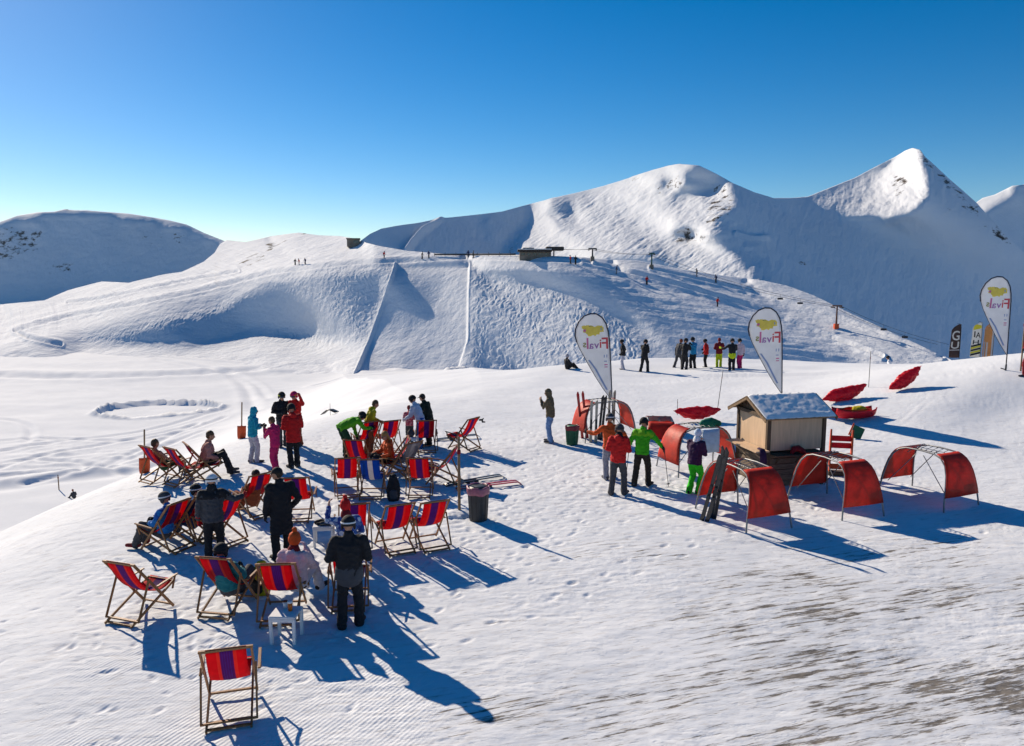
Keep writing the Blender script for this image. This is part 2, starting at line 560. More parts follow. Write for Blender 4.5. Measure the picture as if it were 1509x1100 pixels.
# ------------------------------------------------------------------ hills and mountains: relief solved so that the sun lights the slopes it should
def interp_curve(pts, x):
    p = np.asarray(pts, float)
    return np.interp(x, p[:, 0], p[:, 1])

def upsample(Z, xs, ys, X, Y):
    """Catmull-Rom lookup of a coarse grid Z (len(ys), len(xs)) at X, Y."""
    fx = np.clip((X - xs[0]) / (xs[1] - xs[0]), 0, len(xs) - 1.001)
    fy = np.clip((Y - ys[0]) / (ys[1] - ys[0]), 0, len(ys) - 1.001)
    ix, iy = fx.astype(int), fy.astype(int)
    tx, ty = fx - ix, fy - iy
    def w(t):
        return [(-t ** 3 + 2 * t ** 2 - t) / 2, (3 * t ** 3 - 5 * t ** 2 + 2) / 2, (-3 * t ** 3 + 4 * t ** 2 + t) / 2, (t ** 3 - t ** 2) / 2]
    wx, wy = w(tx), w(ty)
    out = 0
    for j in range(4):
        jy = np.clip(iy + j - 1, 0, len(ys) - 1)
        for i in range(4):
            jx = np.clip(ix + i - 1, 0, len(xs) - 1)
            out = out + wx[i] * wy[j] * Z[jy, jx]
    return out

def solve_relief(xs, ys, T, anchors, g0, lam=0.5, mu=0.03, wt=1.0):
    """Log-depth on a coarse grid whose lambert term follows T (least squares)."""
    nx, ny = len(xs), len(ys)
    n = nx * ny
    hu = (xs[1] - xs[0]) / FPX
    hv = (ys[1] - ys[0]) / FPX
    A = np.zeros((n, n))
    rhs = np.zeros(n)
    idx = np.arange(n).reshape(ny, nx)
    def add(cols, coefs, target, w):
        # rows: cols list of index arrays, coefs list of arrays/scalars
        for c1, k1 in zip(cols, coefs):
            for c2, k2 in zip(cols, coefs):
                np.add.at(A, (c1.ravel(), c2.ravel()), (w * k1 * k2 * np.ones(c1.shape)).ravel())
            np.add.at(rhs, c1.ravel(), (w * k1 * target * np.ones(c1.shape)).ravel())
    sR, sU, sF = SV @ CR, SV @ CU, SV @ CF
    # cell-centred shading equations
    i00, i01, i10, i11 = idx[:-1, :-1], idx[:-1, 1:], idx[1:, :-1], idx[1:, 1:]
    xc = (xs[:-1] + xs[1:]) / 2
    yc = (ys[:-1] + ys[1:]) / 2
    XC, YC = np.meshgrid(xc, yc)
    u = (XC - W0 / 2) / FPX
    v = (H0 / 2 - YC) / FPX
    a = sR - u * sF
    b = sU - v * sF
    Tc = (T[:-1, :-1] + T[:-1, 1:] + T[1:, :-1] + T[1:, 1:]) / 4
    tgt = Tc + sF
    au, bv = a / (2 * hu), b / (2 * hv)
    # row index grows downwards: v decreases
    add([i00, i01, i10, i11], [-au + bv, au + bv, -au - bv, au - bv], tgt, wt)
    G = (g0[:-1, :-1] + g0[1:, 1:]) / 2
    kv = 1 / (2 * hv)
    add([i00, i01, i10, i11], [kv, kv, -kv, -kv], G, mu)
    ku = 1 / (2 * hu)
    add([i00, i01, i10, i11], [-ku, ku, -ku, ku], 0.0, mu * 0.6)
    l1 = lam / hu ** 2 * 0.02
    add([idx[:, :-2], idx[:, 1:-1], idx[:, 2:]], [1.0, -2.0, 1.0], 0.0, l1)
    l2 = lam / hv ** 2 * 0.02
    add([idx[:-2, :], idx[1:-1, :], idx[2:, :]], [1.0, -2.0, 1.0], 0.0, l2)
    for (px, py, D, w) in anchors:
        i = int(np.clip(round((px - xs[0]) / (xs[1] - xs[0])), 0, nx - 1))
        j = int(np.clip(round((py - ys[0]) / (ys[1] - ys[0])), 0, ny - 1))
        k = idx[j, i]
        A[k, k] += w
        rhs[k] += w * math.log(D)
    A[np.arange(n), np.arange(n)] += 1e-6
    L = np.linalg.solve(A, rhs)
    return L.reshape(ny, nx)

def paint(X, Y, base, polys):
    T = np.full(X.shape, float(base)) if np.isscalar(base) else base.copy()
    for pts, val, soft in polys:
        m = poly_mask(X, Y, pts, soft)
        T = T * (1 - m) + val * m
    return T

def relief(name, crest, base, T_fn, g_fn, anchors, step, nu, nv, detail_fn=None, attr_fn=None, lam=0.5, mu=0.03, back=0.5):
    x0, x1 = crest[0][0], crest[-1][0]
    ys_all = [p[1] for p in crest] + [p[1] for p in base]
    xs = np.arange(x0 - step, x1 + 2 * step, step, dtype=float)
    ys = np.arange(min(ys_all) - step, max(ys_all) + 2 * step, step, dtype=float)
    XS, YS = np.meshgrid(xs, ys)
    yc, yb = interp_curve(crest, XS), interp_curve(base, XS)
    # outside the slope the map is held at its value on the border
    YSc = np.clip(YS, yc, yb)
    T = T_fn(XS, YSc)
    g = g_fn(XS, YSc)
    L = solve_relief(xs, ys, T, anchors, g, lam, mu)
    cx = np.linspace(x0, x1, nu)
    s = np.linspace(0, 1, nv) ** 1.0
    PX = np.repeat(cx[None], nv, 0)
    PY = interp_curve(base, cx)[None] * (1 - s[:, None]) + interp_curve(crest, cx)[None] * s[:, None]
    LL = upsample(L, xs, ys, PX, PY)
    P = CO + ray(PX, PY) * np.exp(LL)[..., None]
    extra = {}
    if attr_fn:
        extra['rock'] = attr_fn(PX, PY, P)
    if detail_fn:
        P = detail_fn(PX, PY, P)
    # the far side falls away behind the crest
    top = P[-1]
    dirv = top[:, :2] - CO[:2]
    dist = np.linalg.norm(dirv, axis=1, keepdims=True)
    dirv = dirv / dist
    rows = []
    for k in (0.004, 0.02, 0.06, 0.14, 0.3):
        q = top.copy()
        q[:, :2] += dirv * dist * k
        q[:, 2] -= dist[:, 0] * k * back * (0.55 if k < 0.01 else 1)
        rows.append(q)
    # the foot of the slope carries on below the valley floor
    foot = P[0].copy()
    foot[:, 2] -= 14
    Pf = np.concatenate([foot[None], P, np.array(rows)], 0)
    at = {'rock': np.concatenate([np.zeros((1, nu)), extra['rock'], np.zeros((5, nu))], 0)} if attr_fn else {'rock': np.zeros(Pf.shape[:2])}
    o = grid_mesh(name, Pf, [SNOW_FAR], at)
    return structure(o)
# ------------------------------------------------------------------ the mid hill with the groomed run
HILL_CREST = [(-70, 455), (0, 449), (65, 443), (100, 428), (150, 415), (190, 417), (240, 405), (268, 401), (300, 386), (316, 373), (324, 360), (334, 354), (362, 357), (400, 348), (440, 343), (470, 347), (500, 348),
              (525, 352), (540, 358), (560, 363), (600, 370), (650, 374), (690, 376), (760, 376), (800, 377), (860, 380), (900, 383), (940, 384), (975, 391), (1010, 398), (1050, 404), (1080, 408), (1120, 413), (1160, 421), (1200, 436),
              (1235, 453), (1280, 474), (1330, 498), (1390, 525), (1440, 550), (1500, 582), (1580, 625)]
HILL_BASE = [(-70, 535), (0, 535), (100, 538), (300, 545), (520, 556), (620, 566), (700, 562), (800, 562), (860, 590), (1000, 620), (1300, 640), (1580, 660)]
RUN = [(584, 388), (692, 388), (690, 430), (689, 500), (676, 545), (640, 563), (522, 552), (545, 500), (563, 450)]

def hill_T(X, Y):
    S = 9
    polys = [
        # bright upper left slopes and the road along the top
        ([(-100, 300), (540, 300), (560, 385), (420, 402), (250, 440), (130, 478), (60, 500), (-100, 540)], 3.2, 12),
        ([(540, 340), (900, 370), (960, 392), (700, 393), (560, 392)], 1.1, 6),
        # apron below the left face
        ([(130, 512), (280, 520), (370, 498), (480, 505), (540, 520), (520, 560), (300, 560), (100, 545)], 2.4, 10),
        # left shaded face
        ([(140, 505), (210, 484), (260, 470), (330, 460), (360, 440), (420, 425), (470, 440), (480, 478), (430, 490), (370, 484), (330, 500), (270, 511), (190, 510)], -0.10, 11),
        ([(380, 420), (470, 405), (560, 400), (560, 440), (540, 500), (480, 495), (470, 440), (400, 430)], -0.02, 9),
        # groomed run
        (RUN, 0.40, 4),
        ([(575, 398), (650, 398), (640, 440), (630, 470), (590, 480), (555, 490), (563, 450)], 0.14, 18),
        ([(578, 522), (600, 515), (625, 518), (630, 530), (590, 533)], 0.06, 6),
        # moguls to the right of the run
        ([(694, 392), (760, 395), (800, 440), (880, 460), (960, 500), (1000, 545), (870, 560), (690, 552)], 0.16, 8),
        # long shaded flank to the right
        ([(700, 394), (790, 391), (880, 397), (960, 420), (1060, 462), (1140, 490), (1290, 530), (1150, 590), (1010, 540), (960, 492), (900, 468), (840, 438), (780, 418), (705, 410)], -0.22, 8),
        ([(880, 395), (960, 402), (1080, 440), (1180, 480), (1300, 530), (1200, 530), (1080, 470), (960, 422)], -0.15, 6),
        ([(868, 390), (980, 424), (1080, 452), (1190, 488), (1320, 530), (1280, 534), (1180, 500), (1070, 464), (970, 433)], 1.1, 5),
        ([(940, 388), (1010, 402), (1100, 420), (1200, 452), (1400, 533), (1370, 535), (1190, 466), (1090, 436), (1000, 414)], 0.75, 6),
        ([(1060, 405), (1120, 413), (1200, 437), (1400, 528), (1400, 534), (1195, 448), (1110, 422)], 1.2, 4),
    ]
    return paint(X, Y, 0.6, polys)

def hill_detail(PX, PY, P):
    x, y = PX, PY
    out = P.copy()
    # moguls and skied-out powder, in metres on the slope
    left = poly_mask(x, y, [(395, 420), (470, 400), (578, 396), (560, 450), (540, 505), (470, 512), (380, 500), (440, 470)], 16)
    right = poly_mask(x, y, [(696, 390), (800, 400), (840, 440), (930, 480), (960, 545), (860, 556), (696, 552)], 10)
    lower = poly_mask(x, y, [(110, 500), (230, 470), (400, 425), (380, 440), (330, 462), (240, 490), (180, 508)], 10)
    X, Z = P[..., 0], P[..., 2]
    Y = P[..., 1]
    wx = X + 1.6 * gnoise(X * 0.25, Z * 0.4) + 0.5 * gnoise(X * 0.9 + 9, Z * 1.1)
    m1 = gnoise(wx * 1.5 + Z * 0.5, Z * 1.0 - X * 0.2) + 0.6 * gnoise(wx * 2.4 - Z * 0.9, Z * 1.9 + X * 0.3)
    m2 = np.abs(gnoise(wx * 1.3 - Z * 0.6 + 5, Z * 0.75 + Y * 0.02)) + 0.5 * gnoise(X * 0.5, Z * 0.8)
    bump = m1 * 0.75 + m2 * 0.7
    amp = 0.20 * left + 0.21 * right + 0.16 * lower
    dz = amp * bump
    # traverse tracks over the upper slopes
    tr = fbm(X * 0.035 + Y * 0.012, Z * 0.9 + X * 0.11, 4, 0.6)
    up = poly_mask(x, y, [(-80, 440), (330, 360), (560, 380), (420, 404), (250, 440), (60, 500), (-80, 520)], 14)
    rt = poly_mask(x, y, [(860, 400), (1000, 405), (1200, 450), (1400, 530), (1200, 540), (960, 470)], 10)
    dz = dz + tr * (0.26 * up + 0.10 * rt + 0.05)
    dz = dz + 0.10 * fbm(X * 0.2, Z * 0.35, 4, 0.55)
    # the groomed run is cut in, with a berm along each side
    ins = poly_mask(x, y, RUN, 2.2)
    dz = dz * (1 - 0.85 * ins)
    dz = dz - 0.75 * ins
    dl, _ = seg_dist(x, y, [(584, 386), (563, 450), (545, 500), (522, 552)])
    dr, _ = seg_dist(x, y, [(692, 388), (690, 430), (689, 500), (676, 540), (650, 560)])
    dz = dz + 0.35 * np.exp(-(dl / 1.8) ** 2) + 0.42 * np.exp(-(dr / 1.6) ** 2)
    # cat track cut across the left and the road on top
    for pts, w, h in (([(90, 508), (40, 498), (22, 488), (60, 476), (120, 462), (200, 448), (330, 420), (400, 402), (520, 388), (690, 380), (870, 386)], 2.2, -0.55),
                      ([(350, 400), (240, 420), (150, 440), (100, 446)], 1.6, -0.4), ([(860, 386), (960, 410), (1090, 447), (1300, 527)], 2.0, -0.6), ([(960, 395), (1100, 428), (1240, 470), (1390, 526)], 1.8, -0.5)):
        d, _ = seg_dist(x, y, pts)
        dz = dz + h * np.exp(-(d / w) ** 2) - 0.6 * h * np.exp(-((d - 2.1 * w) / w) ** 2)
    edge = sstep(0.0, 14, y - interp_curve(HILL_CREST, x))
    dz = dz * (0.25 + 0.75 * edge)
    # little rises on the crest at the left
    out[..., 2] += dz
    return out

hill_anchor = []
for px in range(-60, 1580, 40):
    pb = interp_curve(HILL_BASE, px)
    zb = -15.6
    rr = ray(np.array(float(px)), np.array(float(pb)))
    hill_anchor.append((px, pb, (zb - CAM_H) / rr[2], 1500.0))
hill_anchor += [(690, 380, 215, 600), (900, 388, 225, 500), (1100, 414, 215, 500), (400, 350, 330, 500), (0, 452, 330, 500), (1390, 526, 170, 500)]
def hill_rock(PX, PY, P):
    return 0.9 * poly_mask(PX, PY, [(345, 378), (370, 366), (395, 366), (400, 384), (370, 400), (345, 398)], 12) + 0.9 * poly_mask(PX, PY, [(390, 360), (420, 346), (450, 340), (470, 344), (430, 352), (400, 372)], 6)
relief('hill', HILL_CREST, HILL_BASE, hill_T, lambda X, Y: 1.6 + 6 * sstep(420, 370, Y), hill_anchor, 9.0, 2100, 300, hill_detail, hill_rock, lam=0.35, mu=0.02)

# ------------------------------------------------------------------ the mountains behind
RIDGE_CREST = [(505, 372), (530, 356), (545, 345), (562, 337), (590, 332), (620, 328), (648, 322), (690, 318), (740, 312), (780, 301), (820, 291), (850, 284), (890, 274), (932, 261), (960, 252), (985, 245), (1003, 242), (1030, 244), (1055, 256), (1080, 270), (1110, 283), (1140, 292),
               (1165, 292), (1190, 290), (1225, 276), (1260, 262), (1290, 246), (1318, 232), (1334, 222), (1345, 218.5), (1356, 221), (1364, 232), (1380, 246), (1400, 265), (1420, 282), (1440, 300), (1462, 325), (1485, 348), (1509, 373), (1560, 420), (1620, 470)]
RIDGE_BASE = [(505, 400), (600, 400), (700, 402), (900, 412), (1000, 425), (1100, 440), (1200, 465), (1300, 515), (1400, 560), (1620, 600)]

def ridge_T(X, Y):
    polys = [
        ([(598, 372), (606, 360), (622, 342), (648, 321), (652, 322), (628, 344), (612, 366)], 0.7, 3),
        ([(706, 334), (712, 322), (722, 318), (720, 330), (710, 338)], 0.6, 3),
        ([(712, 356), (718, 342), (730, 336), (728, 346), (716, 358)], 0.6, 3),
        # the sunny flank of the second mountain
        ([(734, 405), (745, 362), (764, 341), (784, 322), (782, 304), (800, 290), (850, 284), (932, 262), (985, 244), (1010, 240), (1028, 247), (1020, 268), (1006, 276), (1000, 290), (1050, 284), (1060, 262), (1074, 270), (1078, 290), (1086, 300), (1070, 312), (1050, 322), (1062, 336), (1036, 350), (1050, 362), (1080, 380), (1110, 404), (1150, 440), (734, 440)], 1.5, 6),
        # dark hollows in it
        ([(806, 312), (822, 298), (842, 296), (846, 316), (836, 330), (826, 318)], -0.35, 5),
        ([(1000, 252), (1028, 246), (1052, 262), (1048, 282), (1010, 286), (990, 296), (985, 288), (1004, 276), (1010, 268)], -0.45, 5),
        ([(964, 272), (984, 256), (990, 270), (978, 286)], -0.25, 5),
        ([(990, 346), (1000, 328), (1022, 332), (1028, 344), (1008, 350)], -0.5, 4),
        ([(870, 380), (930, 372), (968, 374), (1000, 390), (1030, 408), (1000, 420), (880, 400)], -0.4, 5),
        # small sunny shelves on the shaded side
        ([(1088, 344), (1102, 346), (1127, 352), (1112, 359), (1100, 358)], 0.7, 3),
        ([(1106, 396), (1116, 386), (1128, 388), (1120, 396)], 0.7, 3),
        ([(1168, 386), (1176, 382), (1184, 386), (1176, 390)], 0.5, 3),
        # the pale left face of the peak and its bright triangle
        ([(1188, 292), (1226, 278), (1262, 262), (1300, 244), (1288, 290), (1262, 304), (1230, 304), (1206, 300)], 0.75, 4),
        ([(1190, 294), (1200, 286), (1230, 276), (1262, 263), (1320, 232), (1334, 222), (1330, 228), (1260, 268), (1210, 288)], 0.5, 3),
        ([(1214, 303), (1240, 306), (1262, 304), (1286, 290), (1290, 270), (1302, 256), (1316, 240), (1338, 219), (1352, 220), (1356, 236), (1362, 256), (1368, 276), (1366, 292), (1350, 306), (1330, 314), (1306, 318), (1280, 312), (1250, 309)], 2.0, 4),
    ]
    return paint(X, Y, -0.40, polys)

def ridge_g(X, Y):
    return np.full(X.shape, 1.0)

def ridge_detail(PX, PY, P):
    out = P.copy()
    dist = np.linalg.norm(P[..., :2], axis=-1)
    u, v = PX / 100.0, PY / 100.0
    sunny = np.clip(ridge_T(PX, PY), 0, 1)
    n = fbm(u * 4.0 + v * 2.0, v * 5.0 - u * 1.2, 5, 0.55)
    st = fbm(u * 9.0 + v * 11.0, v * 3.5 - u * 3.0, 4, 0.6)
    pk = poly_mask(PX, PY, [(1255, 320), (1300, 250), (1345, 214), (1375, 270), (1370, 310)], 8)
    ridges = np.abs(fbm((u + v * 0.45) * 4.2 + 3, (v - u * 0.3) * 11.0, 4, 0.6))
    dz = dist * (0.0011 * n * (0.35 + 0.6 * sunny) + 0.0006 * st * (0.1 + 0.6 * sunny) + 0.0012 * pk * ridges)
    # wind-blown ribs running down the sunny flank, and the small sharp spurs
    fl = poly_mask(PX, PY, [(740, 400), (765, 342), (800, 300), (930, 264), (1000, 246), (1030, 270), (1080, 300), (1060, 340), (1100, 404), (1000, 415)], 14)
    rib = np.abs(fbm((u * 0.55 + v * 0.85) * 9.0, (v * 0.55 - u * 0.85) * 1.6 + 2, 4, 0.62))
    dz = dz - dist * 0.0017 * fl * rib
    for pts, w, h in (([(598, 374), (606, 362), (622, 344), (650, 322)], 4.0, 0.008), ([(932, 262), (985, 246), (1000, 243)], 3, 0.003),
                      ([(812, 292), (806, 318), (826, 345), (800, 372)], 7, 0.002), ([(1085, 345), (1105, 352), (1130, 352)], 4, 0.004)):
        PX_, PY_ = PX, PY
        d, _ = seg_dist(PX, PY, pts)
        dz = dz + dist * h * np.exp(-(d / w) ** 2)
    gl = np.abs(fbm(u * 5.0 + 0.6 * v, v * 1.7 - u * 0.4 + 5, 4, 0.62))
    dz = dz - dist * 0.0009 * gl * (1 - fl) * (1 - pk)
    edge = sstep(0, 16, PY - interp_curve(RIDGE_CREST, PX))
    out[..., 2] += dz * (0.25 + 0.75 * edge)
    return out

def ridge_rock(PX, PY, P):
    a = 0.88 * poly_mask(PX, PY, [(1346, 216), (1366, 226), (1400, 260), (1450, 308), (1500, 360), (1496, 380), (1440, 330), (1380, 268), (1356, 240)], 10)
    a = np.maximum(a, 0.85 * poly_mask(PX, PY, [(1310, 250), (1335, 236), (1345, 270), (1330, 300), (1312, 290)], 10))
    a = np.maximum(a, 0.55 * poly_mask(PX, PY, [(1376, 280), (1430, 300), (1500, 370), (1490, 400), (1400, 340)], 24))
    a = np.maximum(a, 0.9 * poly_mask(PX, PY, [(960, 272), (1000, 255), (1012, 270), (975, 300)], 10))
    a = np.maximum(a, 0.9 * poly_mask(PX, PY, [(985, 345), (1005, 325), (1030, 335), (1060, 355), (990, 365)], 10))
    a = np.maximum(a, 0.85 * poly_mask(PX, PY, [(1050, 270), (1075, 262), (1090, 300), (1060, 345), (1030, 330)], 12))
    a = np.maximum(a, 0.75 * poly_mask(PX, PY, [(925, 256), (945, 256), (945, 270), (925, 270)], 5))
    a = np.maximum(a, 0.85 * poly_mask(PX, PY, [(740, 372), (760, 355), (770, 360), (760, 380)], 8))
    a = np.maximum(a, 0.6 * poly_mask(PX, PY, [(1100, 400), (1130, 384), (1190, 380), (1190, 394), (1120, 404)], 6))
    return a

ridge_anchor = [(520, 396, 420, 300), (620, 396, 430, 300), (720, 398, 440, 300), (820, 402, 440, 300), (920, 408, 440, 300), (1020, 424, 450, 300), (1120, 440, 500, 300), (1220, 470, 560, 300), (1320, 520, 620, 300), (1420, 560, 640, 300), (1540, 580, 640, 300)]
relief('mountain', RIDGE_CREST, RIDGE_BASE, ridge_T, ridge_g, ridge_anchor, 9.0, 1000, 190, ridge_detail, ridge_rock, lam=0.25, mu=0.03)

LEFT_CREST = [(-120, 350), (-40, 326), (0, 327), (25, 318), (55, 313), (80, 312), (95, 308.5), (110, 310), (128, 310), (150, 312), (190, 315), (228, 321), (250, 325), (275, 331), (300, 343), (320, 351), (335, 357), (360, 372), (400, 395)]
def left_T(X, Y):
    d = Y - interp_curve(LEFT_CREST, X)
    T = np.full(X.shape, -0.42)
    return np.where(d < 4, 0.9, T)
def left_rock(PX, PY, P):
    a = 0.92 * poly_mask(PX, PY, [(-60, 335), (30, 330), (70, 335), (55, 372), (15, 385), (-20, 392), (-60, 380)], 12)
    a = np.maximum(a, 0.75 * poly_mask(PX, PY, [(60, 378), (120, 380), (110, 410), (70, 410)], 14))
    a = np.maximum(a, 0.7 * poly_mask(PX, PY, [(210, 330), (285, 340), (280, 362), (190, 375)], 20))
    a = np.maximum(a, 0.85 * poly_mask(PX, PY, [(90, 304), (134, 306), (132, 312), (90, 312)], 3))
    return a
def left_detail(PX, PY, P):
    out = P.copy()
    dist = np.linalg.norm(P[..., :2], axis=-1)
    u, v = PX / 100.0, PY / 100.0
    out[..., 2] += dist * 0.0010 * fbm(u * 5 + v, v * 7, 5, 0.6) * sstep(0, 12, PY - interp_curve(LEFT_CREST, PX))
    return out
relief('mountain', LEFT_CREST, [(-120, 480), (400, 450)], left_T, lambda X, Y: np.full(X.shape, 0.9), [(-60, 470, 620, 300), (100, 465, 620, 300), (250, 455, 640, 300), (380, 440, 660, 300)], 9.0, 420, 110, left_detail, left_rock, lam=0.2, mu=0.04)

FAR_CREST = [(1400, 330), (1430, 305), (1448, 292), (1466, 287), (1480, 280), (1492, 274), (1505, 273), (1540, 262), (1620, 268), (1700, 300)]
def far_T(X, Y):
    T = np.full(X.shape, -0.4)
    m = poly_mask(X, Y, [(1400, 330), (1448, 288), (1490, 270), (1498, 276), (1488, 294), (1468, 300), (1455, 312), (1420, 330)], 3)
    return T * (1 - m) + 1.0 * m
relief('mountain', FAR_CREST, [(1400, 420), (1700, 480)], far_T, lambda X, Y: np.full(X.shape, 0.9), [(1420, 410, 1000, 300), (1560, 440, 1000, 300), (1680, 460, 1000, 300)], 9.0, 200, 80, None, None, lam=0.2, mu=0.04)
# ------------------------------------------------------------------ object builders
class MB:
    """Collects closed shapes; build() links them as one mesh object."""
    def __init__(self):
        self.v, self.f, self.fm, self.fs = [], [], [], []
    def add(self, vs, fs, mi=0, smooth=False):
        o = len(self.v)
        self.v += [tuple(p) for p in vs]
        for q in fs:
            self.f.append([i + o for i in q])
            self.fm.append(mi)
            self.fs.append(smooth)
    def box(self, c, half, rot=None, mi=0, bev=0.0):
        c = Vector(c)
        M = rot if rot is not None else Matrix.Identity(3)
        hx, hy, hz = half
        b = min(bev, hx * 0.9, hy * 0.9, hz * 0.9)
        if b <= 0:
            vs = [c + M @ Vector((sx * hx, sy * hy, sz * hz)) for sz in (-1, 1) for sy in (-1, 1) for sx in (-1, 1)]
            fs = [(0, 2, 3, 1), (4, 5, 7, 6), (0, 1, 5, 4), (2, 6, 7, 3), (0, 4, 6, 2), (1, 3, 7, 5)]
            self.add(vs, fs, mi)
            return
        bm = bmesh.new()
        bmesh.ops.create_cube(bm, size=2)
        for q in bm.verts:
            q.co = Vector((q.co.x * hx, q.co.y * hy, q.co.z * hz))
        bmesh.ops.bevel(bm, geom=bm.edges[:], offset=b, segments=2, affect='EDGES')
        bm.verts.ensure_lookup_table()
        self.add([c + M @ q.co for q in bm.verts], [[x.index for x in f.verts] for f in bm.faces], mi)
        bm.free()
    def bar(self, a, b, w, t, up=(0, 0, 1), mi=0, bev=0.004):
        """Rectangular stick from a to b: w across, t along 'up'."""
        a, b = Vector(a), Vector(b)
        d = (b - a)
        L = d.length
        y = d / L
        x = y.cross(Vector(up))
        if x.length < 1e-4:
            x = y.cross(Vector((1, 0, 0)))
        x.normalize()
        z = x.cross(y)
        M = Matrix((x, y, z)).transposed()
        self.box((a + b) / 2, (w / 2, L / 2, t / 2), M, mi, bev)
    def tube(self, pts, rad, n=8, side=(1, 0, 0), mi=0, smooth=True, round_ends=True):
        """Tapered tube; rad entries are r or (r_side, r_other)."""
        pts = [Vector(p) for p in pts]
        if not isinstance(rad, (list,)):
            rad = [rad] * len(pts)
        rad = [(r, r) if not isinstance(r, tuple) else r for r in rad]
        if round_ends:
            def cap(p, q, r):
                d = (p - q)
                d.normalize()
                m = min(r)
                return [(p + d * m * 0.55, (r[0] * 0.80, r[1] * 0.80)), (p + d * m * 0.9, (r[0] * 0.38, r[1] * 0.38))]
            s = cap(pts[0], pts[1], rad[0])
            e = cap(pts[-1], pts[-2], rad[-1])
            if round_ends == 'end':
                s = []
            pts = [q[0] for q in s[::-1]] + pts + [e[0][0], e[1][0]]
            rad = [q[1] for q in s[::-1]] + rad + [e[0][1], e[1][1]]
        o = []
        side = Vector(side)
        k = len(pts)
        prev = None
        for i in range(k):
            t = (pts[min(i + 1, k - 1)] - pts[max(i - 1, 0)])
            if t.length < 1e-9:
                t = Vector((0, 0, 1))
            t.normalize()
            x = (prev if prev is not None else side)
            x = x - t * x.dot(t)
            if x.length < 1e-4:
                x = Vector((0, 1, 0)) - t * t.y
                if x.length < 1e-4:
                    x = Vector((0, 0, 1)) - t * t.z
            x.normalize()
            prev = x
            y = t.cross(x)
            for j in range(n):
                a = 2 * math.pi * j / n
                o.append(pts[i] + x * (math.cos(a) * rad[i][0]) + y * (math.sin(a) * rad[i][1]))
        fs = []
        for i in range(k - 1):
            for j in range(n):
                fs.append((i * n + j, i * n + (j + 1) % n, (i + 1) * n + (j + 1) % n, (i + 1) * n + j))
        fs.append(tuple(reversed(range(n))))
        fs.append(tuple(range((k - 1) * n, k * n)))
        self.add(o, fs, mi, smooth)
    def ball(self, c, r, nu=12, nv=8, M=None, mi=0, z0=-1.0, z1=1.0):
        """Ellipsoid (or slice of it between heights z0..z1, closed flat)."""
        c = Vector(c)
        M = M or Matrix.Identity(3)
        if not isinstance(r, (tuple, list)):
            r = (r, r, r)
        t0, t1 = math.asin(max(-1, z0)), math.asin(min(1, z1))
        vs, rings = [], []
        for i in range(nv + 1):
            t = t0 + (t1 - t0) * i / nv
            cz, cr = math.sin(t), max(math.cos(t), 0.02)
            rings.append(len(vs))
            for j in range(nu):
                a = 2 * math.pi * j / nu
                vs.append(c + M @ Vector((math.cos(a) * cr * r[0], math.sin(a) * cr * r[1], cz * r[2])))
        fs = []
        for i in range(nv):
            for j in range(nu):
                fs.append((i * nu + j, i * nu + (j + 1) % nu, (i + 1) * nu + (j + 1) % nu, (i + 1) * nu + j))
        fs.append(tuple(reversed(range(nu))))
        fs.append(tuple(range(nv * nu, (nv + 1) * nu)))
        self.add(vs, fs, mi, True)
    def prism(self, outline, y0, y1, M=None, c=(0, 0, 0), mi=0):
        """Outline in (x, z), extruded along y."""
        c = Vector(c)
        M = M or Matrix.Identity(3)
        n = len(outline)
        vs = [c + M @ Vector((x, y0, z)) for x, z in outline] + [c + M @ Vector((x, y1, z)) for x, z in outline]
        fs = [tuple(range(n)), tuple(reversed(range(n, 2 * n)))]
        fs += [(i, i + n, (i + 1) % n + n, (i + 1) % n) for i in range(n)]
        self.add(vs, fs, mi)
    def sheet(self, rows, thick, mi=0, smooth=True):
        """Grid of points given thickness (closed)."""
        nr, nc = len(rows), len(rows[0])
        P = [[Vector(p) for p in r] for r in rows]
        nrm = []
        for i in range(nr):
            for j in range(nc):
                a = P[min(i + 1, nr - 1)][j] - P[max(i - 1, 0)][j]
                b = P[i][min(j + 1, nc - 1)] - P[i][max(j - 1, 0)]
                q = a.cross(b)
                nrm.append(q.normalized() if q.length > 1e-9 else Vector((0, 0, 1)))
        flat = [p for r in P for p in r]
        vs = [p + m * thick / 2 for p, m in zip(flat, nrm)] + [p - m * thick / 2 for p, m in zip(flat, nrm)]
        N = nr * nc
        fs = []
        for i in range(nr - 1):
            for j in range(nc - 1):
                a, b, c_, d = i * nc + j, i * nc + j + 1, (i + 1) * nc + j + 1, (i + 1) * nc + j
                fs.append((d, c_, b, a))
                fs.append((a + N, b + N, c_ + N, d + N))
        edge = [(0, j) for j in range(nc)] + [(i, nc - 1) for i in range(1, nr)] + [(nr - 1, j) for j in range(nc - 2, -1, -1)] + [(i, 0) for i in range(nr - 2, 0, -1)]
        for (i, j), (k, l) in zip(edge, edge[1:] + edge[:1]):
            a, b = i * nc + j, k * nc + l
            fs.append((a, b, b + N, a + N))
        self.add(vs, fs, mi, smooth)
    def mesh(self, name, mats):
        me = bpy.data.meshes.new(name)
        me.from_pydata([tuple(p) for p in self.v], [], self.f)
        for m in (mats if isinstance(mats, (list, tuple)) else [mats]):
            me.materials.append(m)
        me.polygons.foreach_set('material_index', self.fm)
        me.polygons.foreach_set('use_smooth', self.fs)
        me.update()
        bm = bmesh.new()
        bm.from_mesh(me)
        bmesh.ops.recalc_face_normals(bm, faces=bm.faces[:])
        bm.to_mesh(me)
        bm.free()
        return me
    def build(self, name, mats, parent=None):
        o = bpy.data.objects.new(name, self.mesh(name, mats))
        COL.objects.link(o)
        o.parent = parent
        return o

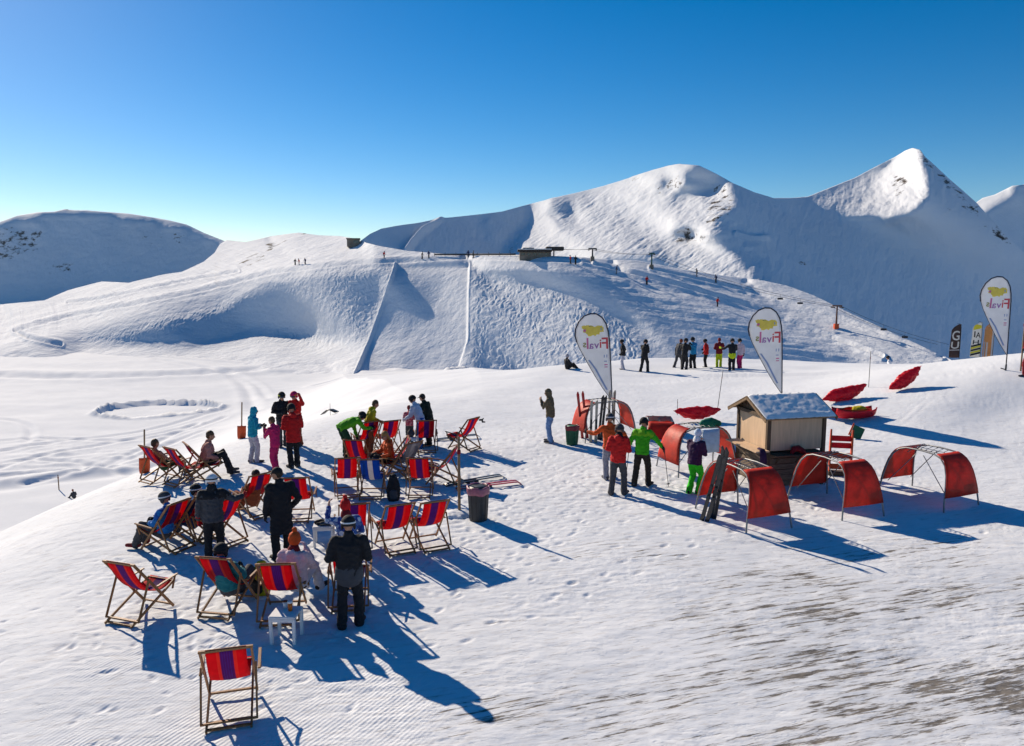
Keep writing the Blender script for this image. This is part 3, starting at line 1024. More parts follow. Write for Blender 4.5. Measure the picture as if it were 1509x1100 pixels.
def tag(o, label=None, cat=None, group=None, kind=None):
    if label: o['label'] = label
    if cat: o['category'] = cat
    if group: o['group'] = group
    if kind: o['kind'] = kind
    return o

def empty(name, loc, yaw=0.0, label=None, cat=None, group=None, scale=1.0):
    o = bpy.data.objects.new(name, None)
    o.empty_display_size = 0.1
    COL.objects.link(o)
    o.location = loc
    o.rotation_euler = (0, 0, R(yaw))
    o.scale = (scale,) * 3
    return tag(o, label, cat, group)

def kids(o):
    return [c for c in bpy.data.objects if c.parent == o]

def copy_tree(o, parent=None):
    c = o.copy()
    COL.objects.link(c)
    c.parent = parent
    for ch in kids(o):
        copy_tree(ch, c)
    return c

def place(o, loc, yaw, label, group=None):
    o.location = loc
    o.rotation_euler = (0, 0, R(yaw))
    tag(o, label, None, group)
    return o

# ------------------------------------------------------------------ remeshed cloth and body shapes
_tmp = bpy.data.objects.new('temp', bpy.data.meshes.new('temp'))
COL.objects.link(_tmp)
_rm = _tmp.modifiers.new('r', 'REMESH')
_rm.mode = 'VOXEL'
_sm = _tmp.modifiers.new('s', 'SMOOTH')
_sm.factor = 0.5

def fuse(mb, voxel, name, mats, parent, smooth=3, wrinkle=0.0, wscale=9.0, extra=None):
    """Union every closed shape of mb into ONE continuous surface."""
    me = mb.mesh(name, [])
    old = _tmp.data
    _tmp.data = me
    _rm.voxel_size = voxel
    _sm.iterations = smooth
    dg = bpy.context.evaluated_depsgraph_get()
    dg.update()
    out = bpy.data.meshes.new_from_object(_tmp.evaluated_get(dg))
    out.name = name
    _tmp.data = old
    bpy.data.meshes.remove(me)
    n = len(out.vertices)
    if wrinkle > 0 and n:
        co = np.empty(n * 3, np.float32)
        no = np.empty(n * 3, np.float32)
        out.vertices.foreach_get('co', co)
        out.vertex_normals.foreach_get('vector', no)
        co, no = co.reshape(-1, 3).astype(float), no.reshape(-1, 3)
        sh = random.random() * 50
        f = fbm(co[:, 0] * wscale + co[:, 1] * wscale * 0.7 + sh, co[:, 2] * wscale * 1.5 - co[:, 1] * wscale * 0.8, 2, 0.6)
        out.vertices.foreach_set('co', (co + no * (wrinkle * f)[:, None]).astype(np.float32).reshape(-1))
    for m in (mats if isinstance(mats, (list, tuple)) else [mats]):
        out.materials.append(m)
    out.polygons.foreach_set('use_smooth', [True] * len(out.polygons))
    if extra is not None:
        bm = bmesh.new()
        bm.from_mesh(out)
        e = extra.mesh('extra', [])
        bm.from_mesh(e)
        bm.to_mesh(out)
        bm.free()
        bpy.data.meshes.remove(e)
    out.update()
    o = bpy.data.objects.new(name, out)
    COL.objects.link(o)
    o.parent = parent
    return o

# ------------------------------------------------------------------ shared materials
WOOD = mat('varnished_beech', (0.30, 0.135, 0.05), 0.5, 0.3, 9, 0.15, 40, stretch=(8, 1, 1))
WOOD_PALE = mat('pale_plywood', (0.64, 0.45, 0.29), 0.65, 0.12, 3, 0.1, 50, stretch=(6, 6, 0.6))
WOOD_DARK = mat('dark_timber', (0.10, 0.066, 0.042), 0.75, 0.3, 6, 0.3, 40, stretch=(6, 6, 0.8))
WOOD_POLE = mat('weathered_pole', (0.23, 0.15, 0.085), 0.8, 0.3, 12, 0.3, 40, stretch=(4, 4, 0.5))
STEEL = mat('galvanised_tube', (0.23, 0.235, 0.24), 0.5, 0.15, 20, metal=0.6)
DARK_METAL = mat('dark_metal', (0.035, 0.035, 0.04), 0.45, 0.2, 20, metal=0.5)
RED_TARP = mat('red_tarpaulin', (0.64, 0.045, 0.020), 0.55, 0.24, 4, 0.4, 9, transl=0.38)
RED_MAT = mat('red_padded_vinyl', (0.72, 0.014, 0.030), 0.45, 0.15, 4, 0.6, 7, transl=0.30)
ORANGE_PL = mat('orange_red_plastic', (0.62, 0.075, 0.012), 0.45, 0.1, 10, 0.05)
GREEN_PL = mat('dark_green_plastic', (0.012, 0.10, 0.045), 0.5, 0.2, 10, 0.1)
BLACK_PL = mat('charcoal_plastic', (0.03, 0.032, 0.036), 0.5, 0.2, 10, 0.1)
LINER = mat('mauve_bin_liner', (0.30, 0.10, 0.15), 0.35, 0.2, 14, 0.6, 22)
LINER_RED = mat('dark_red_bin_liner', (0.22, 0.02, 0.035), 0.35, 0.2, 14, 0.6, 22)
WHITE_PAINT = mat('white_paint', (0.75, 0.75, 0.76), 0.5, 0.06, 14)
SKIN = mat('skin', (0.46, 0.235, 0.15), 0.55, 0.08, 20)
SKIN_TAN = mat('tanned_skin', (0.40, 0.185, 0.12), 0.5, 0.08, 20)
HAIR_DARK = mat('dark_brown_hair', (0.028, 0.017, 0.011), 0.6, 0.3, 40, 0.6, 80)
HAIR_BROWN = mat('brown_hair', (0.10, 0.055, 0.028), 0.6, 0.3, 40, 0.6, 80)
LENS = mat('goggle_lens', (0.02, 0.025, 0.035), 0.12, 0.05, 10, spec=0.8)
SNOW_ROOF = mat('roof_snow', (0.78, 0.80, 0.83), 0.65, 0.05, 3, 0.35, 6)
STONE = mat('grey_stone', (0.24, 0.22, 0.20), 0.85, 0.3, 6, 0.5, 14)
_cloth = {}
def cloth(name, col, rough=0.8, transl=0.0):
    if name not in _cloth:
        _cloth[name] = mat(name + '_cloth', col, rough, 0.16, 7, 0.35, 26, spec=0.25, transl=transl)
    return _cloth[name]
BLACK = cloth('black', (0.016, 0.016, 0.019))
CHAR = cloth('charcoal', (0.058, 0.059, 0.068))
NAVY = cloth('navy', (0.012, 0.028, 0.10))
BLUE = cloth('azure', (0.012, 0.17, 0.50))
TURQ = cloth('turquoise', (0.012, 0.34, 0.47))
RED = cloth('red', (0.56, 0.014, 0.014))
DKRED = cloth('dark_red', (0.20, 0.012, 0.018))
PINK = cloth('cerise', (0.55, 0.016, 0.115))
PALEPINK = cloth('pale_pink', (0.62, 0.46, 0.50))
ORANGE = cloth('orange', (0.60, 0.088, 0.016))
GREEN = cloth('apple_green', (0.10, 0.40, 0.012))
NEON = cloth('neon_green', (0.03, 0.62, 0.015))
LIME = cloth('lime_yellow', (0.52, 0.62, 0.012))
YELLOW = cloth('mustard_yellow', (0.50, 0.40, 0.012))
DKGREEN = cloth('bottle_green', (0.012, 0.055, 0.022))
PURPLE = cloth('dark_purple', (0.038, 0.013, 0.055))
GREY = cloth('grey', (0.28, 0.28, 0.33))
LTGREY = cloth('pale_grey', (0.46, 0.45, 0.52))
WHITE = cloth('white', (0.72, 0.73, 0.76))
PALEBLUE = cloth('pale_blue', (0.48, 0.58, 0.72))
DENIM = cloth('light_denim', (0.17, 0.28, 0.50))
OLIVE = cloth('olive_brown', (0.14, 0.105, 0.060))
SALMON = cloth('salmon', (0.50, 0.20, 0.165))
BROWN = cloth('rust_brown', (0.24, 0.055, 0.02))
TEAL = cloth('teal', (0.012, 0.16, 0.19))
ROYAL = cloth('royal_blue', (0.012, 0.09, 0.36))
def patterned(name, cols, scale):
    m, nt, b = new_mat(name)
    tc = nt.nodes.new('ShaderNodeTexCoord')
    v = nt.nodes.new('ShaderNodeTexVoronoi')
    v.inputs['Scale'].default_value = scale
    lk(nt, tc.outputs['Object'], v.inputs['Vector'])
    sp = nt.nodes.new('ShaderNodeSeparateColor')
    lk(nt, v.outputs['Color'], sp.inputs[0])
    r = nt.nodes.new('ShaderNodeValToRGB')
    r.color_ramp.interpolation = 'CONSTANT'
    el = r.color_ramp.elements
    el[0].color = (*cols[0], 1)
    el[1].position = 1.0 / len(cols)
    el[1].color = (*cols[1], 1)
    for i, c in enumerate(cols[2:]):
        e = el.new((i + 2.0) / len(cols))
        e.color = (*c, 1)
    lk(nt, sp.outputs[0], r.inputs[0])
    lk(nt, r.outputs[0], b.inputs['Base Color'])
    b.inputs['Roughness'].default_value = 0.8
    return m
CHECK = patterned('pink_check_cloth', [(0.45, 0.05, 0.09), (0.55, 0.20, 0.24), (0.32, 0.05, 0.10)], 13)
BLUEWHITE = patterned('blue_white_print_cloth', [(0.02, 0.055, 0.26), (0.55, 0.60, 0.70), (0.03, 0.10, 0.36), (0.10, 0.18, 0.40)], 14)

# ------------------------------------------------------------------ people
def rotx(a): return Matrix.Rotation(a, 3, 'X')
def rotz(a): return Matrix.Rotation(a, 3, 'Z')

ARMS = {  # elbow and wrist relative to the shoulder (x outwards, y forward, z up)
    'down': ((0.07, -0.03, -0.27), (0.09, 0.04, -0.52)),
    'pockets': ((0.13, -0.08, -0.25), (0.04, 0.10, -0.43)),
    'front': ((0.09, -0.03, -0.27), (-0.09, 0.20, -0.27)),
    'chest': ((0.08, 0.03, -0.27), (-0.10, 0.22, -0.10)),
    'face': ((0.08, 0.14, -0.22), (-0.10, 0.26, 0.03)),
    'pole': ((0.12, -0.03, -0.26), (0.20, 0.17, -0.40)),
    'hips': ((0.22, -0.09, -0.19), (0.05, 0.02, -0.40)),
    'reach': ((0.05, 0.16, -0.22), (0.02, 0.42, -0.26)),
    'wide': ((0.20, -0.02, -0.18), (0.30, 0.14, -0.36)),
    'out': ((0.20, 0.06, -0.16), (0.36, 0.25, -0.14)),
    'up': ((0.14, 0.10, -0.02), (0.10, 0.16, 0.24)),
    'hang': ((0.02, 0.05, -0.27), (0.0, 0.12, -0.52)),
    'lap': ((0.10, 0.05, -0.25), (-0.05, 0.28, -0.30)),
}

def pose_joints(p):
    J = {}
    kind = p.get('kind', 'stand')
    lean = R(p.get('lean', 4))
    sw = p.get('shoulder', 0.185)
    if kind == 'stand':
        st = p.get('stance', 0.10)
        step = p.get('step', 0.05)
        bend = p.get('bend', 0.03)
        back = -0.28 * math.sin(max(0, lean - 0.3))
        pel = Vector((0, back, 0.93 - bend * 0.6))
        for s, sd in ((-1, 'l'), (1, 'r')):
            J['hip' + sd] = pel + Vector((s * 0.088, 0, -0.02))
            f = step * (1 if s > 0 else -1)
            J['ank' + sd] = Vector((s * st, f, 0.085))
            J['knee' + sd] = (J['hip' + sd] + J['ank' + sd]) / 2 + Vector((s * 0.01, 0.03 + bend * 1.4, 0.01))
            J['toe' + sd] = J['ank' + sd] + Vector((s * 0.045, 0.17, -0.045))
    elif kind == 'chair':     # slumped in a deck chair: seat at 0.3 m
        pel = Vector((0, 0.02, 0.34))
        for s, sd in ((-1, 'l'), (1, 'r')):
            kx = p.get('knee_x', 0.13)
            J['hip' + sd] = pel + Vector((s * 0.09, 0.03, 0.0))
            J['knee' + sd] = Vector((s * kx, 0.46, 0.50 + p.get('knee_z', 0)))
            J['ank' + sd] = Vector((s * kx * 1.05, 0.62 + p.get('foot', 0), 0.085))
            J['toe' + sd] = J['ank' + sd] + Vector((s * 0.04, 0.17, -0.035))
    elif kind == 'ground':    # sitting on the snow
        pel = Vector((0, 0, 0.15))
        for s, sd in ((-1, 'l'), (1, 'r')):
            J['hip' + sd] = pel + Vector((s * 0.09, 0.02, 0.0))
            J['knee' + sd] = Vector((s * 0.14, 0.36, 0.40))
            J['ank' + sd] = Vector((s * 0.16, 0.62, 0.085))
            J['toe' + sd] = J['ank' + sd] + Vector((s * 0.04, 0.17, -0.02))
    elif kind == 'stool':
        pel = Vector((0, 0, 0.50))
        for s, sd in ((-1, 'l'), (1, 'r')):
            J['hip' + sd] = pel + Vector((s * 0.09, 0.03, 0.0))
            J['knee' + sd] = Vector((s * 0.14, 0.44, 0.52))
            J['ank' + sd] = Vector((s * 0.14, 0.47, 0.085))
            J['toe' + sd] = J['ank' + sd] + Vector((s * 0.04, 0.17, -0.045))
    J['pel'] = pel
    Rm = rotz(R(p.get('twist', 0))) @ rotx(-lean)
    Rc = rotz(R(p.get('twist', 0))) @ rotx(-lean * p.get('curl', 1.12))
    J['waist'] = pel + Rm @ Vector((0, 0.0, 0.17))
    J['chest'] = J['waist'] + Rc @ Vector((0, 0.01, 0.19))
    J['neck'] = J['chest'] + Rc @ Vector((0, -0.005, 0.17))
    for s, sd in ((-1, 'l'), (1, 'r')):
        J['sh' + sd] = J['chest'] + Rc @ Vector((s * sw, -0.01, 0.115))
        a = p.get('arm_' + sd, 'down')
        e, w = ARMS[a] if isinstance(a, str) else a
        free = p.get('arms_free', kind == 'stand' and lean > 0.5)
        Ra = rotz(R(p.get('twist', 0))) if free else Rc
        J['el' + sd] = J['sh' + sd] + Ra @ Vector((s * e[0], e[1], e[2]))
        J['wr' + sd] = J['sh' + sd] + Ra @ Vector((s * w[0], w[1], w[2]))
    hl = R(p.get('nod', 6)) + lean * p.get('headfollow', 0.5)
    Rh = rotz(R(p.get('twist', 0) + p.get('turn', 0))) @ rotx(-hl)
    J['Rh'] = Rh
    J['head'] = J['neck'] + (Rc @ Vector((0, 0.01, 0.05))) + Rh @ Vector((0, 0.02, 0.12))
    J['Rc'] = Rc
    return J

def hand_shape(mb, J, sd, grip=0.6, r=1.0):
    """Palm, four unequal bent fingers and a thumb from the side of the palm."""
    w, e = J['wr' + sd], J['el' + sd]
    d = (w - e).normalized()
    s = -1 if sd == 'l' else 1
    inn = Vector((-s, 0, 0)) - d * Vector((-s, 0, 0)).dot(d)
    if inn.length < 0.1:
        inn = Vector((0, 1, 0)) - d * d.y
    inn.normalize()                      # palm faces inwards
    acr = d.cross(inn) * s               # towards the thumb
    if acr.dot(Vector((0, 1, 0.2))) < 0:
        acr = -acr
    pc = w + d * 0.085
    mb.tube([w - d * 0.01, w + d * 0.04, pc], [0.027 * r, (0.041 * r, 0.020 * r), (0.043 * r, 0.018 * r)], 8, acr)
    for k, L in enumerate((0.070, 0.080, 0.074, 0.058)):
        b = pc + acr * (0.031 - 0.0205 * k) * r
        a1, a2 = grip * 0.75 + 0.05 * k, grip * 1.7 + 0.08 * k
        m1 = b + (d * math.cos(a1) + inn * math.sin(a1)) * L * 0.52
        m2 = m1 + (d * math.cos(a2) + inn * math.sin(a2)) * L * 0.48
        mb.tube([b - d * 0.01, m1, m2], [0.0105 * r, 0.0098 * r, 0.0082 * r], 6, acr)
    t0 = w + d * 0.03 + acr * 0.03 * r
    t1 = t0 + (d * 0.7 + acr * 0.75 + inn * 0.2).normalized() * 0.04
    t2 = t1 + (d * 0.9 + acr * 0.2 + inn * 0.5).normalized() * 0.034
    mb.tube([t0, t1, t2], [0.0145 * r, 0.0125 * r, 0.010 * r], 6, acr)

def person(loc, yaw, label, height=1.75, pose=None, jacket=BLACK, trousers=BLACK, boots=CHAR, glove=None, skin=SKIN, hat=('beanie', BLACK), hem=None, eyes=None, group=None, hood=None,
           bare_chest=False, voxel=0.02, collar=True, puff=1.0, scarf=None, visor=None, yoke=None, longcoat=False, hem_mat=None, shorts=False, hand_grip=0.6):
    p = pose or {}
    J = pose_joints(p)
    root = empty('person', loc, yaw, label, 'person', group, height / 1.77)
    seated = p.get('kind', 'stand') != 'stand'
    Rh, Rc, hd = J['Rh'], J['Rc'], J['head']
    # --- body: one continuous skin surface
    b = MB()
    b.ball(hd + Rh @ Vector((0, -0.005, 0.03)), (0.076, 0.096, 0.098), 14, 10, Rh)
    b.ball(hd + Rh @ Vector((0, 0.028, -0.045)), (0.056, 0.062, 0.070), 12, 8, Rh)
    b.tube([hd + Rh @ Vector((0, 0.088, 0.012)), hd + Rh @ Vector((0, 0.112, -0.028))], [0.009, 0.015], 6)
    b.tube([hd + Rh @ Vector((-0.03, 0.080, -0.062)), hd + Rh @ Vector((0.03, 0.080, -0.062))], [0.009, 0.009], 6)
    b.tube([hd + Rh @ Vector((-0.045, 0.080, 0.030)), hd + Rh @ Vector((0.045, 0.080, 0.030))], [0.013, 0.013], 6)
    for s in (-1, 1):
        b.ball(hd + Rh @ Vector((s * 0.079, -0.008, -0.01)), (0.012, 0.024, 0.034), 8, 6, Rh)
    b.tube([J['chest'] + Rc @ Vector((0, -0.01, 0.08)), J['neck'] + Rc @ Vector((0, 0, 0.02)), hd + Rh @ Vector((0, -0.012, -0.05))], [0.075, 0.056, 0.054], 10)
    tw = (0.155, 0.10) if not bare_chest else (0.165, 0.108)
    b.tube([J['pel'] + Vector((0, 0, -0.05)), J['pel'], J['waist'], J['chest'], J['chest'] + Rc @ Vector((0, -0.01, 0.11))],
           [(0.12, 0.085), (0.15, 0.10), (0.135, 0.092), tw, (0.13, 0.075)], 14)
    for sd in 'lr':
        b.tube([J['chest'] + Rc @ Vector((0, 0, 0.09)), J['sh' + sd]], [0.055, 0.058], 8)
        b.tube([J['sh' + sd], (J['sh' + sd] + J['el' + sd]) / 2, J['el' + sd], (J['el' + sd] * 0.65 + J['wr' + sd] * 0.35), J['wr' + sd]], [0.052, 0.047, 0.038, 0.040, 0.026], 8)
        b.tube([J['hip' + sd], (J['hip' + sd] + J['knee' + sd]) / 2, J['knee' + sd], (J['knee' + sd] * 0.7 + J['ank' + sd] * 0.3), J['ank' + sd]], [0.078, 0.070, 0.050, 0.052, 0.034], 10)
    hands = MB()
    hg = p.get('grip', hand_grip)
    if glove is None:
        for sd in 'lr':
            hand_shape(hands, J, sd, hg, 0.92)
    fuse(b, min(voxel, 0.018), 'body', [skin], root, 2, extra=hands if glove is None else None)
    # --- trousers
    if trousers is not None:
        t = MB()
        k = 1.0
        t.tube([J['pel'] + Vector((0, 0, -0.04)), J['pel'] + Vector((0, 0, 0.05)), J['waist'] + Vector((0, 0, -0.02))], [(0.155, 0.108), (0.155, 0.110), (0.135, 0.095)], 14)
        for sd in 'lr':
            h_, kn, an = J['hip' + sd], J['knee' + sd], J['ank' + sd]
            if shorts:
                t.tube([h_, h_.lerp(kn, 0.5), h_.lerp(kn, 0.85)], [0.108, 0.105, 0.100], 10)
            else:
                t.tube([h_, h_.lerp(kn, 0.5), kn, kn.lerp(an, 0.5), an.lerp(kn, 0.10), an + (an - kn).normalized() * 0.035], [0.092, 0.098, 0.084, 0.080, 0.083, 0.084], 10)
        fuse(t, voxel, 'trousers', [trousers], root, 2, 0.020, 10.0)
    # --- boots
    for sd in 'lr':
        s = MB()
        a, q = J['ank' + sd], J['toe' + sd]
        f = (q - a)
        f.z *= 0.4
        f.normalize()
        lo = a.z - 0.085
        heel = a - f * 0.06
        s.tube([Vector((heel.x, heel.y, heel.z - 0.03)), Vector((a.x, a.y, a.z - 0.035)) + f * 0.06, Vector((q.x, q.y, a.z - 0.045 + (q.z - a.z + 0.045) * 0.7)) + f * 0.03], [(0.048, 0.055), (0.052, 0.050), (0.046, 0.038)], 10, f.cross(Vector((0, 0, 1))))
        s.tube([a - Vector((0, 0, 0.03)), a + (J['knee' + sd] - a).normalized() * 0.13], [0.058, 0.062], 10)
        fuse(s, voxel * 0.9, 'boot', [boots], root, 2)
    # --- jacket
    if jacket is not None:
        c = MB()
        hemz = hem if hem is not None else (0.02 if seated else -0.09)
        low = J['pel'] + (Rc @ Vector((0, 0, hemz)) if seated or p.get('lean', 4) > 25 else Vector((0, 0, hemz)))
        wst = J['waist']
        g = puff
        pts = [low, low.lerp(wst, 0.45), wst, J['chest'], J['chest'] + Rc @ Vector((0, -0.012, 0.10)), J['neck'] + Rc @ Vector((0, -0.01, -0.005))]
        rr = [(0.188 * g, 0.138 * g), (0.186 * g, 0.140 * g), (0.178 * g, 0.136 * g), (0.196 * g, 0.146 * g), (0.172 * g, 0.118 * g), (0.085, 0.078)]
        if longcoat:
            L2 = J['pel'] + Vector((0, 0, -0.40))
            pts = [L2, J['pel'] + Vector((0, 0, -0.2))] + pts[1:]
            rr = [(0.215, 0.175), (0.20, 0.16)] + rr[1:]
        c.tube(pts, rr, 16, round_ends='end')
        for s, sd in ((-1, 'l'), (1, 'r')):
            c.tube([J['chest'] + Rc @ Vector((s * 0.06, -0.01, 0.10)), J['sh' + sd]], [0.085, 0.078 * g], 10)
            e, w = J['el' + sd], J['wr' + sd]
            c.tube([J['sh' + sd], J['sh' + sd].lerp(e, 0.5), e, e.lerp(w, 0.5), w.lerp(e, 0.06)], [0.080 * g, 0.070 * g, 0.062 * g, 0.056 * g, 0.047 * g], 10)
        if collar:
            c.tube([J['neck'] + Rc @ Vector((0, -0.01, -0.03)), J['neck'] + Rc @ Vector((0, 0, 0.045))], [(0.088, 0.084), (0.076, 0.074)], 12)
        if hood == 'down':
            c.ball(J['neck'] + Rc @ Vector((0, -0.095, -0.01)), (0.095, 0.055, 0.075), 12, 8, Rc)
        if hood == 'up':
            c.ball(hd + Rh @ Vector((0, -0.022, 0.032)), (0.108, 0.118, 0.128), 14, 10, Rh)
            c.tube([hd + Rh @ Vector((0, -0.03, -0.03)), J['neck'] + Rc @ Vector((0, -0.02, -0.02))], [(0.10, 0.095), (0.105, 0.10)], 12)
        jo = fuse(c, voxel, 'jacket', [jacket], root, 2, 0.024, 11.0)
        if yoke is not None:
            z = MB()
            z.tube([J['chest'] + Rc @ Vector((0, 0, 0.03)), J['chest'] + Rc @ Vector((0, -0.012, 0.10)), J['neck'] + Rc @ Vector((0, -0.01, -0.012))], [(0.198 * g, 0.150 * g), (0.184 * g, 0.130 * g), (0.095, 0.088)], 16, round_ends='end')
            for s, sd in ((-1, 'l'), (1, 'r')):
                z.tube([J['chest'] + Rc @ Vector((s * 0.06, -0.01, 0.10)), J['sh' + sd], J['sh' + sd].lerp(J['el' + sd], 0.35)], [0.091, 0.086 * g, 0.080 * g], 10)
            fuse(z, voxel, 'yoke', [yoke], root, 2, 0.012)
        if hem_mat is not None:
            z = MB()
            z.tube([low + Vector((0, 0, -0.012)), low.lerp(wst, 0.5)], [(0.198 * g, 0.150 * g), (0.197 * g, 0.150 * g)], 16)
            fuse(z, voxel, 'jacket_hem', [hem_mat], root, 2, 0.01)
    # --- gloves
    if glove is not None:
        for sd in 'lr':
            h = MB()
            hand_shape(h, J, sd, hg, 1.3)
            q = J['wr' + sd]
            dd = (J['el' + sd] - q).normalized()
            h.tube([q + dd * 0.05, q], [0.052, 0.042], 8)
            fuse(h, 0.0075 if voxel < 0.026 else 0.011, 'glove', [glove], root, 1)
    # --- head gear
    kind, hm = hat if hat else (None, None)
    m = MB()
    def hp(x, y, z): return hd + Rh @ Vector((x, y, z))
    if kind == 'beanie':
        m.ball(hp(0, -0.012, 0.045), (0.092, 0.109, 0.105), 16, 9, Rh, z0=-0.25)
        m.tube([hp(0, -0.010, 0.012), hp(0, -0.008, 0.050)], [(0.094, 0.111), (0.095, 0.112)], 16, Rh @ Vector((1, 0, 0)))
        fuse(m, 0.012, 'hat', [hm], root, 2, 0.006, 30)
    elif kind == 'pompom':
        m.ball(hp(0, -0.012, 0.05), (0.094, 0.110, 0.115), 16, 9, Rh, z0=-0.3)
        m.tube([hp(0, -0.010, 0.010), hp(0, -0.008, 0.052)], [(0.098, 0.115), (0.098, 0.115)], 16, Rh @ Vector((1, 0, 0)))
        o = fuse(m, 0.012, 'hat', [hm], root, 2, 0.008, 30)
        q = MB()
        q.ball(hp(0, -0.02, 0.185), 0.042, 10, 8)
        fuse(q, 0.012, 'pompom', [visor or hm], o, 0, 0.02, 60)
    elif kind == 'helmet':
        m.ball(hp(0, -0.012, 0.042), (0.112, 0.132, 0.118), 18, 11, Rh, z0=-0.38)
        for s in (-1, 1):
            m.ball(hp(s * 0.094, -0.020, -0.015), (0.022, 0.052, 0.058), 10, 8, Rh)
        o = fuse(m, 0.012, 'helmet', [hm], root, 2)
        q = MB()
        pts = [hp(math.sin(a) * 0.113, -0.012 + math.cos(a) * 0.133, 0.050) for a in np.linspace(0.75, 2 * math.pi - 0.75, 15)]
        q.tube(pts, [(0.006, 0.013)] * 15, 6, Rh @ Vector((0, 1, 0)))
        q.build('goggle_strap', [visor or BLACK], o)
    elif kind == 'cap':
        m.ball(hp(0, -0.012, 0.040), (0.090, 0.107, 0.098), 16, 9, Rh, z0=-0.1)
        m.tube([hp(0, 0.07, 0.040), hp(0, 0.17, 0.028)], [(0.078, 0.012), (0.060, 0.010)], 12, Rh @ Vector((1, 0, 0)))
        fuse(m, 0.011, 'cap', [hm], root, 1)
        h = MB()
        h.ball(hp(0, -0.030, 0.012), (0.086, 0.088, 0.085), 14, 9, Rh, z1=0.5)
        h.build('hair', [HAIR_DARK], root)
    elif kind == 'hair':
        m.ball(hp(0, -0.020, 0.040), (0.088, 0.103, 0.105), 16, 9, Rh, z0=-0.15)
        m.ball(hp(0, -0.050, 0.0), (0.080, 0.068, 0.085), 14, 9, Rh)
        fuse(m, 0.012, 'hair', [hm], root, 1, 0.010, 30)
    elif kind == 'long_hair':
        m.ball(hp(0, -0.020, 0.040), (0.090, 0.105, 0.108), 16, 9, Rh, z0=-0.15)
        m.tube([hp(0, -0.055, 0.03), hp(0, -0.085, -0.08), J['neck'] + Rc @ Vector((0, -0.11, -0.10))], [(0.085, 0.06), (0.08, 0.045), (0.06, 0.03)], 12, Rh @ Vector((1, 0, 0)))
        fuse(m, 0.012, 'hair', [hm], root, 1, 0.012, 30)
    if eyes:
        q = MB()
        if eyes == 'goggles':
            q.tube([hp(-0.062, 0.072, 0.014), hp(-0.03, 0.100, 0.014), hp(0.03, 0.100, 0.014), hp(0.062, 0.072, 0.014)], [(0.026, 0.034)] * 4, 10, Rh @ Vector((0, 1, 0)))
            q.build('goggles', [LENS], root)
        else:
            for s in (-1, 1):
                q.ball(hp(s * 0.034, 0.094, 0.010), (0.028, 0.008, 0.022), 10, 6, Rh)
            q.tube([hp(-0.012, 0.101, 0.016), hp(0.012, 0.101, 0.016)], 0.004, 6)
            for s in (-1, 1):
                q.tube([hp(s * 0.060, 0.090, 0.014), hp(s * 0.082, 0.0, 0.012)], 0.004, 6)
            q.build('sunglasses', [LENS], root)
    else:
        q = MB()
        for s in (-1, 1):
            q.ball(hp(s * 0.031, 0.087, 0.012), (0.013, 0.007, 0.008), 8, 6, Rh)
        q.build('eyes', [LENS], root)
    if scarf is not None:
        q = MB()
        q.tube([J['neck'] + Rc @ Vector((0.0, 0.0, -0.02)), J['neck'] + Rc @ Vector((0, 0.0, 0.055))], [(0.108, 0.102), (0.094, 0.09)], 14)
        fuse(q, 0.014, 'scarf', [scarf], root, 2, 0.012, 24)
    return root, J

def hand_world(root, J, sd):
    """World position of a hand's grip."""
    w, e = J['wr' + sd], J['el' + sd]
    q = w + (w - e).normalized() * 0.09
    s = root.scale[0]
    return Vector(root.location) + rotz(root.rotation_euler[2]) @ (q * s)
# ------------------------------------------------------------------ deck chairs
def sling_material(name, bands, transl=0.55):
    """bands: (x limit in metres, colour) from left to right."""
    m, nt, b = new_mat(name)
    tc = nt.nodes.new('ShaderNodeTexCoord')
    sx = nt.nodes.new('ShaderNodeSeparateXYZ')
    lk(nt, tc.outputs['Object'], sx.inputs[0])
    mr = nt.nodes.new('ShaderNodeMapRange')
    mr.inputs['From Min'].default_value = -0.24
    mr.inputs['From Max'].default_value = 0.24
    lk(nt, sx.outputs['X'], mr.inputs['Value'])
    r = nt.nodes.new('ShaderNodeValToRGB')
    r.color_ramp.interpolation = 'CONSTANT'
    el = r.color_ramp.elements
    el[0].position = 0
    el[0].color = (*bands[0][1], 1)
    el[1].position = (bands[1][0] + 0.24) / 0.48
    el[1].color = (*bands[1][1], 1)
    for x, c in bands[2:]:
        e = el.new((x + 0.24) / 0.48)
        e.color = (*c, 1)
    lk(nt, mr.outputs['Result'], r.inputs[0])
    nz = nt.nodes.new('ShaderNodeTexNoise')
    nz.inputs['Scale'].default_value = 9
    lk(nt, tc.outputs['Object'], nz.inputs['Vector'])
    m2 = nt.nodes.new('ShaderNodeMapRange')
    m2.inputs['To Min'].default_value = 0.8
    m2.inputs['To Max'].default_value = 1.2
    lk(nt, nz.outputs['Fac'], m2.inputs['Value'])
    vm = nt.nodes.new('ShaderNodeVectorMath')
    vm.operation = 'SCALE'
    lk(nt, r.outputs[0], vm.inputs[0])
    lk(nt, m2.outputs['Result'], vm.inputs['Scale'])
    lk(nt, vm.outputs['Vector'], b.inputs['Base Color'])
    b.inputs['Roughness'].default_value = 0.75
    b.inputs['Specular IOR Level'].default_value = 0.2
    tr = nt.nodes.new('ShaderNodeBsdfTranslucent')
    lk(nt, vm.outputs['Vector'], tr.inputs['Color'])
    mx = nt.nodes.new('ShaderNodeMixShader')
    mx.inputs['Fac'].default_value = transl
    lk(nt, b.outputs['BSDF'], mx.inputs[1])
    lk(nt, tr.outputs['BSDF'], mx.inputs[2])
    lk(nt, mx.outputs['Shader'], nt.nodes['Material Output'].inputs['Surface'])
    return m
_red, _red2, _pur, _blu = (0.66, 0.006, 0.018), (0.70, 0.050, 0.035), (0.15, 0.018, 0.20), (0.13, 0.04, 0.34)
